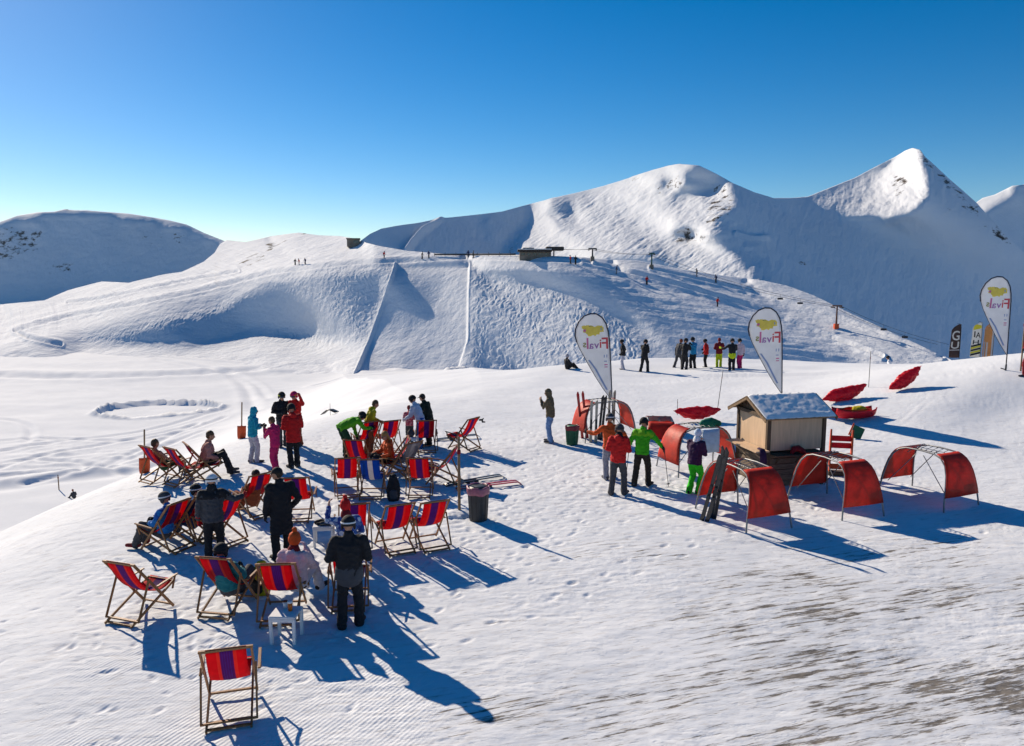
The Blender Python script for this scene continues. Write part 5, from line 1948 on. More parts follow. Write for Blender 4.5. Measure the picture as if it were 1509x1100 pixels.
def post(name, px, py, h, r, label, cat, m=WOOD_POLE, tilt=(0, 0), group=None, collar=True):
    t = thing_at(name, px, py, 0, label, cat, group)
    t.rotation_euler = (R(tilt[0]), R(tilt[1]), 0)
    b = MB()
    b.tube([(0, 0, -0.25), (0, 0, h * 0.5), (0, 0, h)], [r, r, r * 0.9], 8)
    b.build('shaft', m, t)
    if collar:
        c = MB()
        c.tube([(0, 0, h * 0.80), (0, 0, h * 0.83)], r * 1.35, 8)
        c.build('tape_band', DKRED, t)
    return t
post('wooden_post', 677, 758, 1.75, 0.032, 'thin wooden post standing left of the black bin', 'post')
m = MB()
q = on_ground(675, 758)
vs = []
m.ball((0, 0, -0.02), (0.42, 0.34, 0.13), 20, 8)
for a in range(9):
    ang = a * 0.7
    m.ball((math.cos(ang) * 0.36, math.sin(ang) * 0.28, 0.0), (0.09, 0.08, 0.06), 8, 6)
o = fuse(m, 0.03, 'snow_mound', [SNOW_ROOF], None, 2, 0.02, 12)
o.location = q
tag(o, 'small heap of snow packed round the foot of the wooden post', 'snow heap')
post('marker_pole', 1280, 571, 1.45, 0.012, 'thin marker pole at the tip of the red mat behind the hut', 'pole', DARK_METAL)
post('marker_pole', 1057, 606, 1.60, 0.012, 'thin marker pole at the tip of the red mat left of the hut', 'pole', DARK_METAL, (0, 6))
post('marker_pole', 998, 612, 0.6, 0.010, 'short thin pole at the left tip of the red mat left of the hut', 'pole', DARK_METAL)
post('marker_pole', 87, 722, 1.4, 0.05, 'thin marker pole far down the slope, left edge', 'pole', WOOD_POLE)
post('ski_post', 1504, 547, 2.2, 0.03, 'wooden post at the very right edge beside the tall flag', 'post', WOOD_POLE)

# red padded mats: four-cornered cushions with pinched tips
def mat_cushion(px, py, yaw, label, tips, h, th):
    """A spindle-shaped pad: tips are its two pinched ends, h its height, th its thickness."""
    t = thing_at('padded_mat', px, py, yaw, label, 'padded mat', 'red padded mats')
    a, c = Vector(tips[0]), Vector(tips[1])
    pts, rad, lo = [], [], []
    ks = np.linspace(0.0, 1.0, 21)
    for k in ks:
        w = max(0.02, math.sin(math.pi * k) ** 0.75)
        n = float(gnoise(np.array(k * 6.0 + px), np.array(0.3)))
        p = a.lerp(c, k) + Vector((0, 0.05 * n, -0.10 * math.sin(math.pi * k) + 0.03 * n))
        p.z = max(p.z, h / 2 * w * 0.86)
        pts.append(p)
        rad.append((h / 2 * w * (1 + 0.12 * n), th / 2 * w * (1 + 0.3 * n)))
        lo.append(p + Vector((0, -th / 2 * w * 0.9, -h / 4 * w)))
    m = MB()
    m.tube(pts, rad, 16, (0, 0.45, 0.9), round_ends=False)
    fuse(m, 0.022, 'pad', [RED_MAT], t, 2, 0.05, 5)
    q = MB()
    q.tube([p + Vector((0, -0.012, 0)) for p in lo], 0.014, 6)
    q.build('seam', RED_MAT, t)
mat_cushion(1028, 622, 4, 'red padded mat lying low just left of the hut roof', [(-0.86, 0.1, 0.40), (0.88, 0.15, 0.42)], 0.48, 0.36)
mat_cushion(1244, 590, 6, 'red padded mat with one raised tip, right behind the hut', [(-0.95, -0.1, 0.06), (0.95, 0.15, 0.56)], 0.52, 0.38)
mat_cushion(1332, 573, 8, 'red padded mat standing highest, farthest right of the three', [(-0.78, -0.2, 0.05), (0.80, 0.2, 0.84)], 0.50, 0.36)

# upright orange sled, green board, red sled with a yellow bundle
t = thing_at('rescue_sled', 1237, 700, -12, 'orange high-sided sled standing on end beside the hut', 'sled')
for s in (-1, 1):
    m = MB()
    m.prism([(-0.07, 0.0), (0.11, 0.0), (0.09, 0.55), (0.05, 1.0), (0.01, 1.22), (-0.05, 1.25), (-0.07, 0.9)], -0.02, 0.02, Matrix(((0, 1, 0), (1, 0, 0), (0, 0, 1))), (s * 0.27, 0, 0))
    m.build('side_rail', ORANGE_PL, t)
for z in (0.22, 0.52, 0.80, 0.99):
    m = MB()
    m.box((0, 0.02, z), (0.25, 0.016, 0.075), None, 0, 0.01)
    m.build('slat', RED_MAT if z > 0.7 else ORANGE_PL, t)
m = MB()
m.box((0, 0.0, 0.05), (0.31, 0.15, 0.05), None, 0, 0.012)
m.build('foot', WOOD_DARK, t)
t = thing_at('plastic_board', 1259, 647, -20, 'dark green board with a red edge tilted in the snow behind the orange sled', 'board')
t.rotation_euler = (R(-18), R(22), R(-20))
m = MB()
m.box((0, 0, 0.22), (0.17, 0.018, 0.20), None, 0, 0.012)
m.build('board', GREEN_PL, t)
m = MB()
m.box((-0.20, 0, 0.25), (0.025, 0.022, 0.21), None, 0, 0.01)
m.build('edge', ORANGE_PL, t)
t = thing_at('tub_sled', 1258, 618, 8, 'red tub sled with a yellow bundle strapped on, behind the hut', 'sled')
m = MB()
rows = []
for x in np.linspace(-0.75, 0.75, 15):
    e = math.sqrt(max(0.03, 1 - (x / 0.80) ** 4))
    rows.append([Vector((x, y * 0.34 * e, 0.04 + 0.30 * abs(y) ** 2.2 + 0.10 * (x / 0.75) ** 4)) for y in np.linspace(-1, 1, 13)])
m.sheet(rows, 0.03)
m.build('hull', RED_MAT, t)
m = MB()
m.tube([(-0.65, 0, 0.34), (0.0, 0.33, 0.37), (0.65, 0, 0.34)], 0.022, 6)
m.tube([(-0.65, 0, 0.34), (0.0, -0.33, 0.37), (0.65, 0, 0.34)], 0.022, 6)
m.build('grab_rope', ORANGE, t)
m = MB()
m.ball((0.22, 0, 0.32), (0.24, 0.20, 0.16), 12, 8)
m.ball((0.08, 0.05, 0.34), (0.13, 0.12, 0.13), 10, 8)
fuse(m, 0.03, 'bundle', [YELLOW], t, 2, 0.03, 8)

# dark bent mat on the far snow
t = thing_at('bent_mat', 486, 612, -20, 'dark bent sheet lying on the snow behind the group with the red helmet', 'sheet')
m = MB()
m.sheet([[Vector((x, y, z)) for y in (-0.2, 0, 0.2)] for x, z in ((-0.46, 0.02), (-0.28, 0.16), (-0.08, 0.30), (0.12, 0.31), (0.32, 0.24), (0.46, 0.20))], 0.03)
m.build('sheet', DARK_METAL, t)
m = MB()
m.tube([(0, 0.05, -0.1), (0, 0.05, 0.62)], 0.012, 6)
m.build('pole', DARK_METAL, t)

# white plastic side tables
def table(px, py, yaw, label, h=0.42, w=0.20):
    t = thing_at('side_table', px, py, yaw, label, 'table', 'white side tables')
    m = MB()
    m.box((0, 0, h), (w, w, 0.018), None, 0, 0.01)
    m.box((0, -w + 0.02, h - 0.045), (w - 0.045, 0.012, 0.027), None, 0, 0.004)
    m.box((0, w - 0.02, h - 0.045), (w - 0.045, 0.012, 0.027), None, 0, 0.004)
    m.build('tabletop', WHITE_PAINT, t)
    for x in (-1, 1):
        for y in (-1, 1):
            l = MB()
            l.bar((x * (w - 0.03), y * (w - 0.03), -0.02), (x * (w - 0.025), y * (w - 0.025), h - 0.018), 0.045, 0.045, (0, 1, 0))
            l.build('leg', WHITE_PAINT, t)
    return t, h + 0.018
T1, th = table(423, 942, -3, 'white square side table in front of the pink-jacketed person\'s chair', 0.42)
T2, _ = table(478, 803, 8, 'white side table with dark gloves and goggles piled on it', 0.42)
T3, _ = table(606, 667, -4, 'white side table in the back row of chairs, small dark bag on it', 0.46, 0.20)
def on_table(T, x, y): return Vector(T.location) + Vector((x, y, 0.0))
AMBER = mat('amber_drink', (0.60, 0.14, 0.01), 0.25, 0.1, 10)
t = empty('drink_glass', on_table(T1, 0.06, 0.02) + Vector((0, 0, 0.438)), 0, 'glass of amber drink standing on the nearest white table', 'glass')
m = MB(); m.tube([(0, 0, 0), (0, 0, 0.12)], [0.030, 0.037], 12, round_ends=False); m.build('drink', AMBER, t)
m = MB(); m.tube([(0, 0, 0.121), (0, 0, 0.15)], [0.038, 0.039], 12, round_ends=False); m.build('foam', WHITE_PAINT, t)
t = empty('paper_cup', on_table(T1, -0.04, 0.12) + Vector((0, 0, 0.438)), 0, 'white paper cup standing on the nearest white table', 'cup')
m = MB(); m.tube([(0, 0, 0), (0, 0, 0.10)], [0.028, 0.040], 12, round_ends=False); m.build('cup', WHITE_PAINT, t)
m = MB(); m.tube([(0, 0, 0.10), (0, 0, 0.108)], [0.042, 0.040], 12, round_ends=False); m.build('lid', BROWN, t)
m = MB()
m.tube([(-0.16, 0.0, 0.03), (-0.05, 0.04, 0.05), (0.05, -0.02, 0.04), (0.15, 0.03, 0.035)], [0.035, 0.05, 0.045, 0.03], 8)
m.tube([(-0.10, -0.10, 0.03), (0.02, -0.08, 0.045), (0.10, -0.11, 0.03)], [0.03, 0.04, 0.028], 8)
m.tube([(0.0, 0.0, 0.05), (0.05, 0.08, 0.075), (0.12, 0.12, 0.03)], [0.03, 0.035, 0.025], 8)
o = fuse(m, 0.014, 'gloves', [BLACK], None, 1, 0.012, 20)
o.location = on_table(T2, 0, 0) + Vector((0, 0, 0.436))
tag(o, 'pile of black gloves on the white table with goggles', 'gloves')
m = MB()
m.tube([(-0.09, 0, 0.035), (-0.03, 0.03, 0.035), (0.05, 0.03, 0.035), (0.11, 0, 0.035)], [(0.02, 0.035)] * 4, 8, (0, 1, 0))
o = m.build('ski_goggles', LENS)
o.location = on_table(T2, 0.07, -0.15) + Vector((0, 0, 0.44))
tag(o, 'dark ski goggles lying on the table with the black gloves', 'goggles')
m = MB()
m.ball((0, 0, 0.11), (0.11, 0.08, 0.12), 12, 8)
m.tube([(-0.05, 0, 0.21), (0, 0, 0.27), (0.05, 0, 0.21)], 0.012, 6)
o = fuse(m, 0.016, 'small_bag', [CHAR], None, 1, 0.015, 14)
o.location = on_table(T3, 0.0, 0.02) + Vector((0, 0, 0.476))
tag(o, 'small dark bag standing on the white table in the back row', 'bag')

# backpacks
def backpack(px, py, yaw, label, m_, m2, h=0.52):
    t = thing_at('backpack', px, py, yaw, label, 'backpack')
    b = MB()
    b.tube([(0, 0, 0.05), (0, 0, 0.2), (0, 0.01, 0.38), (0, 0.02, h - 0.04)], [(0.15, 0.10), (0.17, 0.12), (0.16, 0.11), (0.10, 0.08)], 12)
    fuse(b, 0.018, 'sack', [m_], t, 2, 0.02, 9)
    p = MB()
    p.tube([(0, -0.10, 0.10), (0, -0.115, 0.25)], [(0.10, 0.05), (0.10, 0.05)], 10)
    fuse(p, 0.016, 'pocket', [m2], t, 2, 0.01, 12)
    s = MB()
    for x in (-0.08, 0.08):
        s.tube([(x, 0.07, h - 0.08), (x, 0.14, 0.32), (x, 0.13, 0.14), (x, 0.09, 0.08)], [(0.025, 0.008)] * 4, 6)
    s.tube([(-0.03, 0.02, h - 0.03), (0, 0.02, h + 0.03), (0.03, 0.02, h - 0.03)], 0.010, 6)
    s.build('straps', BLACK, t)
backpack(580, 738, 10, 'black rucksack standing right of the blue and white chair', BLACK, CHAR, 0.62)
backpack(386, 876, -20, 'yellow rucksack between the two nearest occupied deck chairs', YELLOW, BLACK, 0.56)

# skis and poles
SKI_BLACK = mat('black_ski', (0.016, 0.016, 0.020), 0.3, 0.2, 12, spec=0.6)
SKI_RED = mat('red_ski', (0.45, 0.016, 0.02), 0.3, 0.15, 12, spec=0.6)
SKI_PALE = mat('pale_wooden_ski', (0.42, 0.38, 0.31), 0.4, 0.2, 12, spec=0.5)
def ski_mesh(mb, x0, L=1.65, mi=0):
    rows = []
    for k in np.linspace(0, 1, 15):
        z = k * L
        w = 0.038 + 0.010 * (2 * k - 1) ** 2 if k < 0.93 else 0.047 * math.sqrt(max(0.02, 1 - ((k - 0.93) / 0.075) ** 2))
        y = 0.10 * max(0, (k - 0.90) / 0.10) ** 2 + 0.03 * max(0, (0.04 - k) / 0.04)
        rows.append([Vector((x0 + x * w, y, z)) for x in (-1, -0.4, 0.4, 1)])
    mb.sheet(rows, 0.014, mi)
def skis(loc, rot, label, m_, L=1.65, gap=0.16, group=None):
    t = empty('pair_of_skis', loc, 0, label, 'skis', group)
    t.rotation_euler = rot
    for s in (-1, 1):
        k = MB()
        ski_mesh(k, s * gap / 2, L)
        o = k.build('ski', m_, t)
        b = MB()
        b.box((s * gap / 2, 0.035, L * 0.50), (0.030, 0.024, 0.055), None, 0, 0.008)
        b.box((s * gap / 2, 0.040, L * 0.36), (0.032, 0.030, 0.050), None, 0, 0.008)
        b.box((s * gap / 2, 0.018, L * 0.43), (0.020, 0.010, 0.09), None, 0, 0.004)
        b.build('binding', BLACK_PL, o)
    return t
def skis_at(px, py, lean, side, yaw, label, m_, L=1.65, group=None, up=0.0, gap=0.16):
    p = on_ground(px, py)
    Rm = Matrix.Rotation(R(yaw), 4, 'Z') @ Matrix.Rotation(R(side), 4, 'Y') @ Matrix.Rotation(R(lean), 4, 'X')
    return skis((p.x, p.y, p.z + up), Rm.to_euler(), label, m_, L, gap, group)
g = 'skis stood against the racks'
skis_at(1038, 768, -4, -14, 150, 'black skis leaning at a slant against the rack in front of the hut', SKI_BLACK, 1.60, g, 0, 0.11)
skis_at(1050, 764, -3, -10, 140, 'thin black skis beside the slanting pair at the rack in front of the hut', SKI_BLACK, 1.72, g, 0, 0.09)
skis_at(862, 646, -6, 7, 180, 'dark red skis stood beside the green bin, leftmost at the rack', SKI_RED, 1.60, g)
skis_at(874, 652, -8, 0, 180, 'pale skis stood upright at the rack right of the dark red pair', SKI_PALE, 1.42, g)
skis_at(884, 648, -8, -4, 180, 'slim black skis stood between the pale pair and the man in orange', SKI_BLACK, 1.52, g, 0, 0.09)
skis_at(900, 640, -8, 0, 180, 'grey skis stood behind the man in orange beside the flag pole', SKI_PALE, 1.55, g)
g = 'skis lying on the snow'
skis_at(655, 716, -87, 0, -66, 'black skis lying on the snow beside the edge-on chair', SKI_BLACK, 1.7, g, 0.03)
skis_at(672, 722, -87, 0, -76, 'red skis lying on the snow next to the wooden post', SKI_RED, 1.7, g, 0.04)
skis_at(640, 650, -86, 0, -75, 'black skis lying behind the chair in the far right of the back row', SKI_BLACK, 1.5, g, 0.04)
skis_at(645, 686, -86, 0, 80, 'dark red skis lying in shadow under the chairs of the back row', SKI_RED, 1.6, g, 0.04)

def ski_poles(a_hand, b_foot, label):
    a, b = Vector(a_hand), Vector(b_foot)
    t = empty('ski_pole', b, 0, label, 'ski pole')
    d = (a - b)
    top = d * 1.06
    m = MB(); m.tube([(0, 0, 0), d * 0.9], [0.007, 0.009], 6); m.build('shaft', DARK_METAL, t)
    m = MB(); m.tube([d * 0.9, top], [0.014, 0.017], 6); m.build('grip', BLACK_PL, t)
    m = MB(); m.tube([d * 0.06, d * 0.075], 0.042, 10, round_ends=False); m.build('basket', BLACK_PL, t)
    return t

# bags and cloths on the racks
m = MB()
m.tube([(-0.22, 0, 0.08), (0, 0.0, 0.12), (0.22, 0.02, 0.07)], [(0.10, 0.09), (0.14, 0.11), (0.09, 0.08)], 12)
o = fuse(m, 0.02, 'green_bag', [cloth('emerald', (0.012, 0.16, 0.10))], None, 2, 0.02, 9)
p = on_ground(1045, 692); o.location = (p.x, p.y, p.z + 1.20)
tag(o, 'emerald green bag lying on top of the rack left of the hut', 'bag')
m = MB()
m.sheet([[Vector((x, y, z + 0.02 * math.sin(9 * x))) for x in np.linspace(-0.22, 0.22, 9)] for y, z in ((-0.10, -0.60), (-0.09, -0.35), (-0.07, -0.12), (-0.02, 0.0), (0.05, 0.01), (0.09, -0.12))], 0.012)
o = m.build('pale_jacket', PALEBLUE)
p = on_ground(1042, 697); o.location = (p.x, p.y - 0.25, p.z + 1.24); o.rotation_euler = (0, 0, R(-8))
tag(o, 'pale blue jacket hung over the rack left of the hut', 'jacket')
m = MB()
m.tube([(-0.10, 0, 0), (0, -0.03, -0.02), (0.10, 0, 0.0)], [(0.02, 0.035)] * 3, 8)
m.tube([(0.0, -0.02, 0.0), (0.10, 0.02, -0.10), (0.20, 0.0, -0.12)], [0.02, 0.03, 0.02], 8)
o = m.build('hung_goggles', BLACK)
cl = CHAIRS['c9'][0]
o.location = Vector(cl.location) + rotz(R(60)) @ Vector((0.18, -0.54, 0.95)); o.rotation_euler = (0, 0, R(60))
tag(o, 'black goggles and strap hung on the top of the left-facing chair', 'goggles')


# ------------------------------------------------------------------ the people
def at(px, py):
    return on_ground(px, py)
def stand(px, py, yaw, label, **k):
    return person(at(px, py), yaw + view_turn(px), label, **k)
def sit(key, label, dyaw=0, **k):
    o, yaw = CHAIRS[key]
    pose = {'kind': 'chair', 'lean': -26, 'headfollow': 0.1, 'arm_l': 'lap', 'arm_r': 'lap'}
    pose.update(k.pop('pose', {}))
    off = rotz(R(yaw)) @ Vector(k.pop('off', (0, 0, 0)))
    return person(Vector(o.location) + off, yaw + dyaw, label, pose=pose, **k)

V1, V2, V3 = 0.017, 0.020, 0.028
stand(517, 924, -4, 'person standing with back turned in black jacket, black trousers and dark helmet', height=1.77, pose={'arm_l': 'front', 'arm_r': 'front', 'stance': 0.13, 'shoulder': 0.21}, jacket=BLACK, trousers=BLACK, hat=('helmet', BLACK), visor=WHITE, glove=BLACK, voxel=V1, puff=1.12, hem_mat=CHAR, boots=BLACK)
stand(417, 824, 14, 'person in a long black coat and peaked cap standing among the chairs', height=1.82, pose={'arm_l': 'down', 'arm_r': 'pockets', 'turn': 55, 'stance': 0.12}, jacket=BLACK, trousers=BLACK, hat=('cap', BLACK), glove=BLACK, longcoat=True, puff=1.08, voxel=V1, boots=BLACK)
stand(317, 828, -8, 'person in charcoal jacket and pale helmet holding something red at the right', height=1.70, pose={'arm_l': 'down', 'arm_r': 'out', 'stance': 0.11}, jacket=CHAR, trousers=BLACK, hat=('helmet', WHITE), visor=BLACK, glove=RED, puff=1.10, voxel=V1, scarf=BLACK, yoke=BLACK)
stand(374, 682, -62, 'person in turquoise hooded jacket and pale grey trousers reaching forward', height=1.62, pose={'arm_l': 'reach', 'arm_r': 'front'}, jacket=TURQ, trousers=LTGREY, hood='up', hat=None, eyes='sunglasses', glove=BLACK, voxel=V2)
stand(407, 696, 55, 'person in a cerise ski suit drinking, facing the one in turquoise', height=1.55, pose={'arm_l': 'face', 'arm_r': 'chest'}, jacket=PINK, trousers=PINK, hat=('hair', HAIR_BROWN), glove=BLACK, voxel=V2, puff=0.95)
stand(434, 689, 18, 'person in long red jacket, black trousers and black helmet seen from behind', height=1.80, pose={'arm_l': 'front', 'arm_r': 'chest'}, jacket=RED, trousers=BLACK, hat=('helmet', BLACK), glove=BLACK, hem=-0.2, voxel=V2, puff=1.06, yoke=cloth('deep_red', (0.40, 0.010, 0.012)), hood='down')
stand(417, 658, 195, 'person in black with black helmet facing us behind the cerise suit', height=1.74, pose={'arm_l': 'hips', 'arm_r': 'front'}, jacket=BLACK, trousers=CHAR, hat=('helmet', BLACK), visor=LIME, eyes='goggles', glove=BLACK, voxel=V2)
stand(438, 657, 150, 'person in red jacket and pink helmet with one hand raised', height=1.74, pose={'arm_l': 'up', 'arm_r': 'front'}, jacket=RED, trousers=BROWN, hat=('helmet', PINK), visor=YELLOW, eyes='goggles', glove=RED, voxel=V2)
stand(514, 674, -64, 'person in apple green jacket bending low over the chairs', height=1.76, pose={'lean': 62, 'curl': 1.2, 'arm_l': 'hang', 'arm_r': 'reach', 'nod': 0, 'headfollow': 0.75}, jacket=GREEN, trousers=DKGREEN, hat=('helmet', BLACK), glove=BLACK, voxel=V2)
stand(543, 668, -76, 'person in mustard yellow jacket stooping beside the green one', height=1.66, pose={'lean': 20, 'arm_l': 'reach', 'arm_r': 'hang'}, jacket=YELLOW, trousers=BROWN, hat=('hair', HAIR_BROWN), hood='down', hem=-0.18, voxel=V2)
stand(604, 653, 8, 'child in pink checked jacket and grey trousers seen from behind', height=1.22, pose={'arm_l': 'front', 'arm_r': 'front'}, jacket=CHECK, trousers=CHAR, hat=('beanie', DKRED), hood='down', glove=DKRED, voxel=V2)
stand(620, 660, 62, 'person in pale blue jacket and royal blue trousers leaning over the child', height=1.70, pose={'lean': 22, 'arm_l': 'reach', 'arm_r': 'hang'}, jacket=PALEBLUE, trousers=ROYAL, hat=('helmet', BLACK), glove=WHITE, voxel=V2)
stand(633, 657, 58, 'person in black jacket leaning behind the one in pale blue', height=1.70, pose={'lean': 18, 'arm_l': 'front', 'arm_r': 'hang'}, jacket=cloth('black_green', (0.013, 0.022, 0.016)), trousers=BLACK, hat=('cap', BLACK), glove=BLACK, voxel=V2)
# seated
sit('blue', 'person in bright blue jacket and grey helmet sitting sideways in a deck chair', 6, height=1.74, jacket=BLUE, trousers=CHAR, hat=('helmet', CHAR), visor=WHITE, boots=DKRED, glove=BLACK, pose={'lean': -8, 'nod': 12}, voxel=V1, yoke=ROYAL)
sit('navy', 'person in navy jacket and black helmet sitting beside the one in bright blue', 0, height=1.74, jacket=NAVY, trousers=NAVY, hat=('helmet', BLACK), visor=WHITE, glove=BLACK, pose={'lean': -14}, voxel=V1)
sit('teal', 'person in teal jacket and black helmet sunk in a deck chair, seen from behind', 0, height=1.78, jacket=TEAL, trousers=CHAR, hat=('helmet', BLACK), glove=BLACK, pose={'lean': -20}, voxel=V1, scarf=BLUE)
sit('pink', 'person in pale pink jacket and orange bobble hat sitting with back to us', -16, height=1.76, jacket=PALEPINK, trousers=LTGREY, hat=('pompom', ORANGE), scarf=DKRED, glove=PALEPINK, boots=BLACK, pose={'lean': 0, 'arm_r': 'face'}, hood='down', voxel=V1, puff=1.15, off=(0.16, 0.14, 0.12))
sit('yel', 'person in yellow and dark beanie sitting left of the long black coat', 10, height=1.62, jacket=BROWN, trousers=BROWN, hat=('beanie', HAIR_DARK), scarf=LIME, pose={'lean': -18}, voxel=V2)
sit('tan', 'bare-chested person in dark green shorts sunbathing in a deck chair', 0, height=1.74, jacket=None, skin=SKIN_TAN, trousers=DKGREEN, shorts=True, hat=('hair', HAIR_BROWN), bare_chest=True, pose={'lean': -24}, voxel=V2, off=(0, 0.08, 0.05))
sit('salm', 'person in a salmon top with brown hair sitting upright, turned to the right', -14, height=1.80, jacket=SALMON, trousers=BLACK, hat=('hair', HAIR_BROWN), pose={'lean': 10, 'knee_z': 0.06, 'arm_l': 'lap', 'arm_r': 'lap'}, collar=False, puff=1.12, voxel=V2, off=(0, 0.05, 0.10))
table(513, 842, 5, 'white stool under the person in the printed jacket', 0.40, 0.19)
stand(513, 842, 8, 'person in blue and white printed jacket with a red bobble hat, arm raised', height=1.76, jacket=BLUEWHITE, trousers=NAVY, hat=('pompom', RED), visor=RED, scarf=DKRED, pose={'kind': 'stool', 'lean': 6, 'arm_l': 'up', 'arm_r': 'lap'}, voxel=V1)
sit('c7', 'person in orange jacket with fair hair sitting sideways on to us', 10, height=1.72, jacket=ORANGE, trousers=BLACK, hat=('long_hair', mat('fair_hair', (0.42, 0.20, 0.06), 0.6, 0.3, 40, 0.5, 80)), eyes='sunglasses', pose={'lean': 6, 'nod': 18, 'arm_l': 'lap', 'arm_r': 'reach'}, voxel=V2, hood='down', off=(0.05, 0.1, 0.08))
# on the right
stand(811, 652, 72, 'person in olive hooded jacket and pale jeans standing beside the green bin', height=1.72, pose={'arm_l': 'face', 'arm_r': 'chest'}, jacket=OLIVE, trousers=DENIM, hood='up', hat=None, eyes='sunglasses', voxel=V2)
stand(898, 706, 12, 'person in orange jacket half hidden behind the one in red', height=1.74, pose={'arm_l': 'out', 'arm_r': 'wide'}, jacket=ORANGE, trousers=GREY, hat=('helmet', CHAR), visor=WHITE, glove=BLACK, voxel=V2)
stand(910, 729, -14, 'person in red jacket and charcoal trousers with a dark helmet, back turned', height=1.75, pose={'arm_l': 'front', 'arm_r': 'front', 'stance': 0.15}, jacket=RED, trousers=CHAR, hat=('helmet', CHAR), glove=BLACK, voxel=V2, puff=1.05, hood='down', scarf=BLACK)
gr, gJ = stand(945, 716, -16, 'person in bright green jacket planting two ski poles', height=1.76, pose={'arm_l': 'pole', 'arm_r': 'wide', 'stance': 0.16, 'step': 0.08, 'lean': 6}, jacket=NEON if False else cloth('leaf_green', (0.05, 0.42, 0.010)), trousers=cloth('dark_brown', (0.028, 0.022, 0.018)), hat=('helmet', BLACK), glove=BLACK, voxel=V2, yoke=cloth('bright_lime', (0.20, 0.52, 0.015)))
ha, hb = hand_world(gr, gJ, 'l'), hand_world(gr, gJ, 'r')
for hnd, dx, lab in ((ha, -0.08, 'ski pole in the left hand of the person in green'), (hb, 0.12, 'ski pole in the right hand of the person in green')):
    ski_poles(hnd, (hnd.x + dx, hnd.y - 0.05, gz(hnd.x + dx, hnd.y - 0.05)), lab)
stand(1022, 728, -28, 'person in dark purple jacket and neon green trousers with bent knees', height=1.66, pose={'arm_l': 'face', 'arm_r': 'chest', 'bend': 0.10, 'lean': 8}, jacket=PURPLE, trousers=NEON, hat=('beanie', PALEBLUE), scarf=WHITE, voxel=V2, puff=1.04, boots=BLACK, eyes='sunglasses')
stand(918, 546, 80, 'person in dark jacket and pale grey trousers, leftmost of those on the far crest', height=1.70, pose={'arm_l': 'pockets', 'arm_r': 'pockets'}, jacket=BLACK, trousers=LTGREY, hat=('helmet', BLACK), glove=BLACK, voxel=V3)
stand(949, 550, -35, 'person all in black standing alone on the far crest', height=1.80, pose={'arm_l': 'face', 'arm_r': 'front', 'stance': 0.16, 'step': 0.1}, jacket=BLACK, trousers=BLACK, hat=('helmet', BLACK), glove=BLACK, voxel=V3)
stand(999, 543, -50, 'person in charcoal half hidden at the left of the far group', height=1.66, pose={'arm_r': 'reach', 'step': 0.22, 'lean': 12}, jacket=CHAR, trousers=CHAR, hat=('beanie', BROWN), glove=BLACK, voxel=V3)
stand(1008, 547, -40, 'person in black beside the turquoise one in the far group', height=1.78, pose={'arm_l': 'front', 'arm_r': 'face'}, jacket=BLACK, trousers=BLACK, hat=('helmet', BLACK), glove=BLACK, voxel=V3)
stand(1021, 545, 140, 'person in azure jacket and black helmet in the far group', height=1.80, pose={'arm_l': 'face', 'arm_r': 'front'}, jacket=cloth('sky_blue', (0.012, 0.22, 0.46)), trousers=BLACK, hat=('helmet', BLACK), eyes='goggles', glove=BLACK, voxel=V3)
stand(1040, 543, 70, 'person in red and black jacket standing between azure and lime trousers', height=1.62, pose={'arm_l': 'pockets', 'arm_r': 'front'}, jacket=RED, trousers=BLACK, hat=('helmet', BLACK), glove=BLACK, voxel=V3)
stand(1059, 543, 5, 'person in dark red jacket with lime yellow trousers on the far crest', height=1.68, pose={'arm_l': 'front', 'arm_r': 'front'}, jacket=DKRED, trousers=LIME, hat=('beanie', DKRED), visor=WHITE, glove=BLACK, voxel=V3)
stand(1078, 548, 10, 'person in black jacket with lime hem, rightmost in front', height=1.76, pose={'arm_l': 'out', 'arm_r': 'reach'}, jacket=BLACK, trousers=BLACK, hat=('helmet', BLACK), glove=LIME, hem_mat=LIME, voxel=V3)
stand(1090, 545, 40, 'person in pale pink jacket and cerise trousers behind the lime hem', height=1.68, pose={'arm_l': 'reach', 'arm_r': 'down'}, jacket=PALEPINK, trousers=PINK, hat=('helmet', BLACK), glove=BLACK, voxel=V3)
person(at(836, 546), -60, 'snowboarder in black sitting on the snow at the foot of the hill', 1.6, {'kind': 'ground', 'lean': -4, 'arm_l': 'lap', 'arm_r': 'lap'}, BLACK, BLACK, hat=('beanie', GREY), voxel=V3, glove=BLACK)
def beyond_edge(px, py):
    for d in range(0, 90):
        p = on_ground(px, py - d)
        if p.y > 50:
            return p
    return p
person(beyond_edge(110, 764), 60, 'small dark figure sitting far down the slope at the left', 1.55, {'kind': 'ground', 'lean': 16, 'arm_l': 'reach', 'arm_r': 'lap'}, CHAR, CHAR, hat=('beanie', BROWN), voxel=V3, glove=BLACK)
q = ray(np.array(1313.0), np.array(533.0)); k = 51.5 / q[1]
person(Vector((q[0] * k, 51.5, gz(q[0] * k, 51.5))), 60, 'skier in white jacket half below the crest right of the hut', 1.7, {'arm_l': 'pole', 'arm_r': 'pole', 'lean': 14}, WHITE, PALEBLUE, hat=('helmet', BLACK), voxel=V3, glove=BLACK)
person(at(1514, 556), 100, 'person in red jacket cut off by the right edge of the photo', 1.7, {'arm_l': 'hips', 'arm_r': 'front'}, RED, DKRED, hat=('beanie', RED), voxel=V3, glove=BLACK)

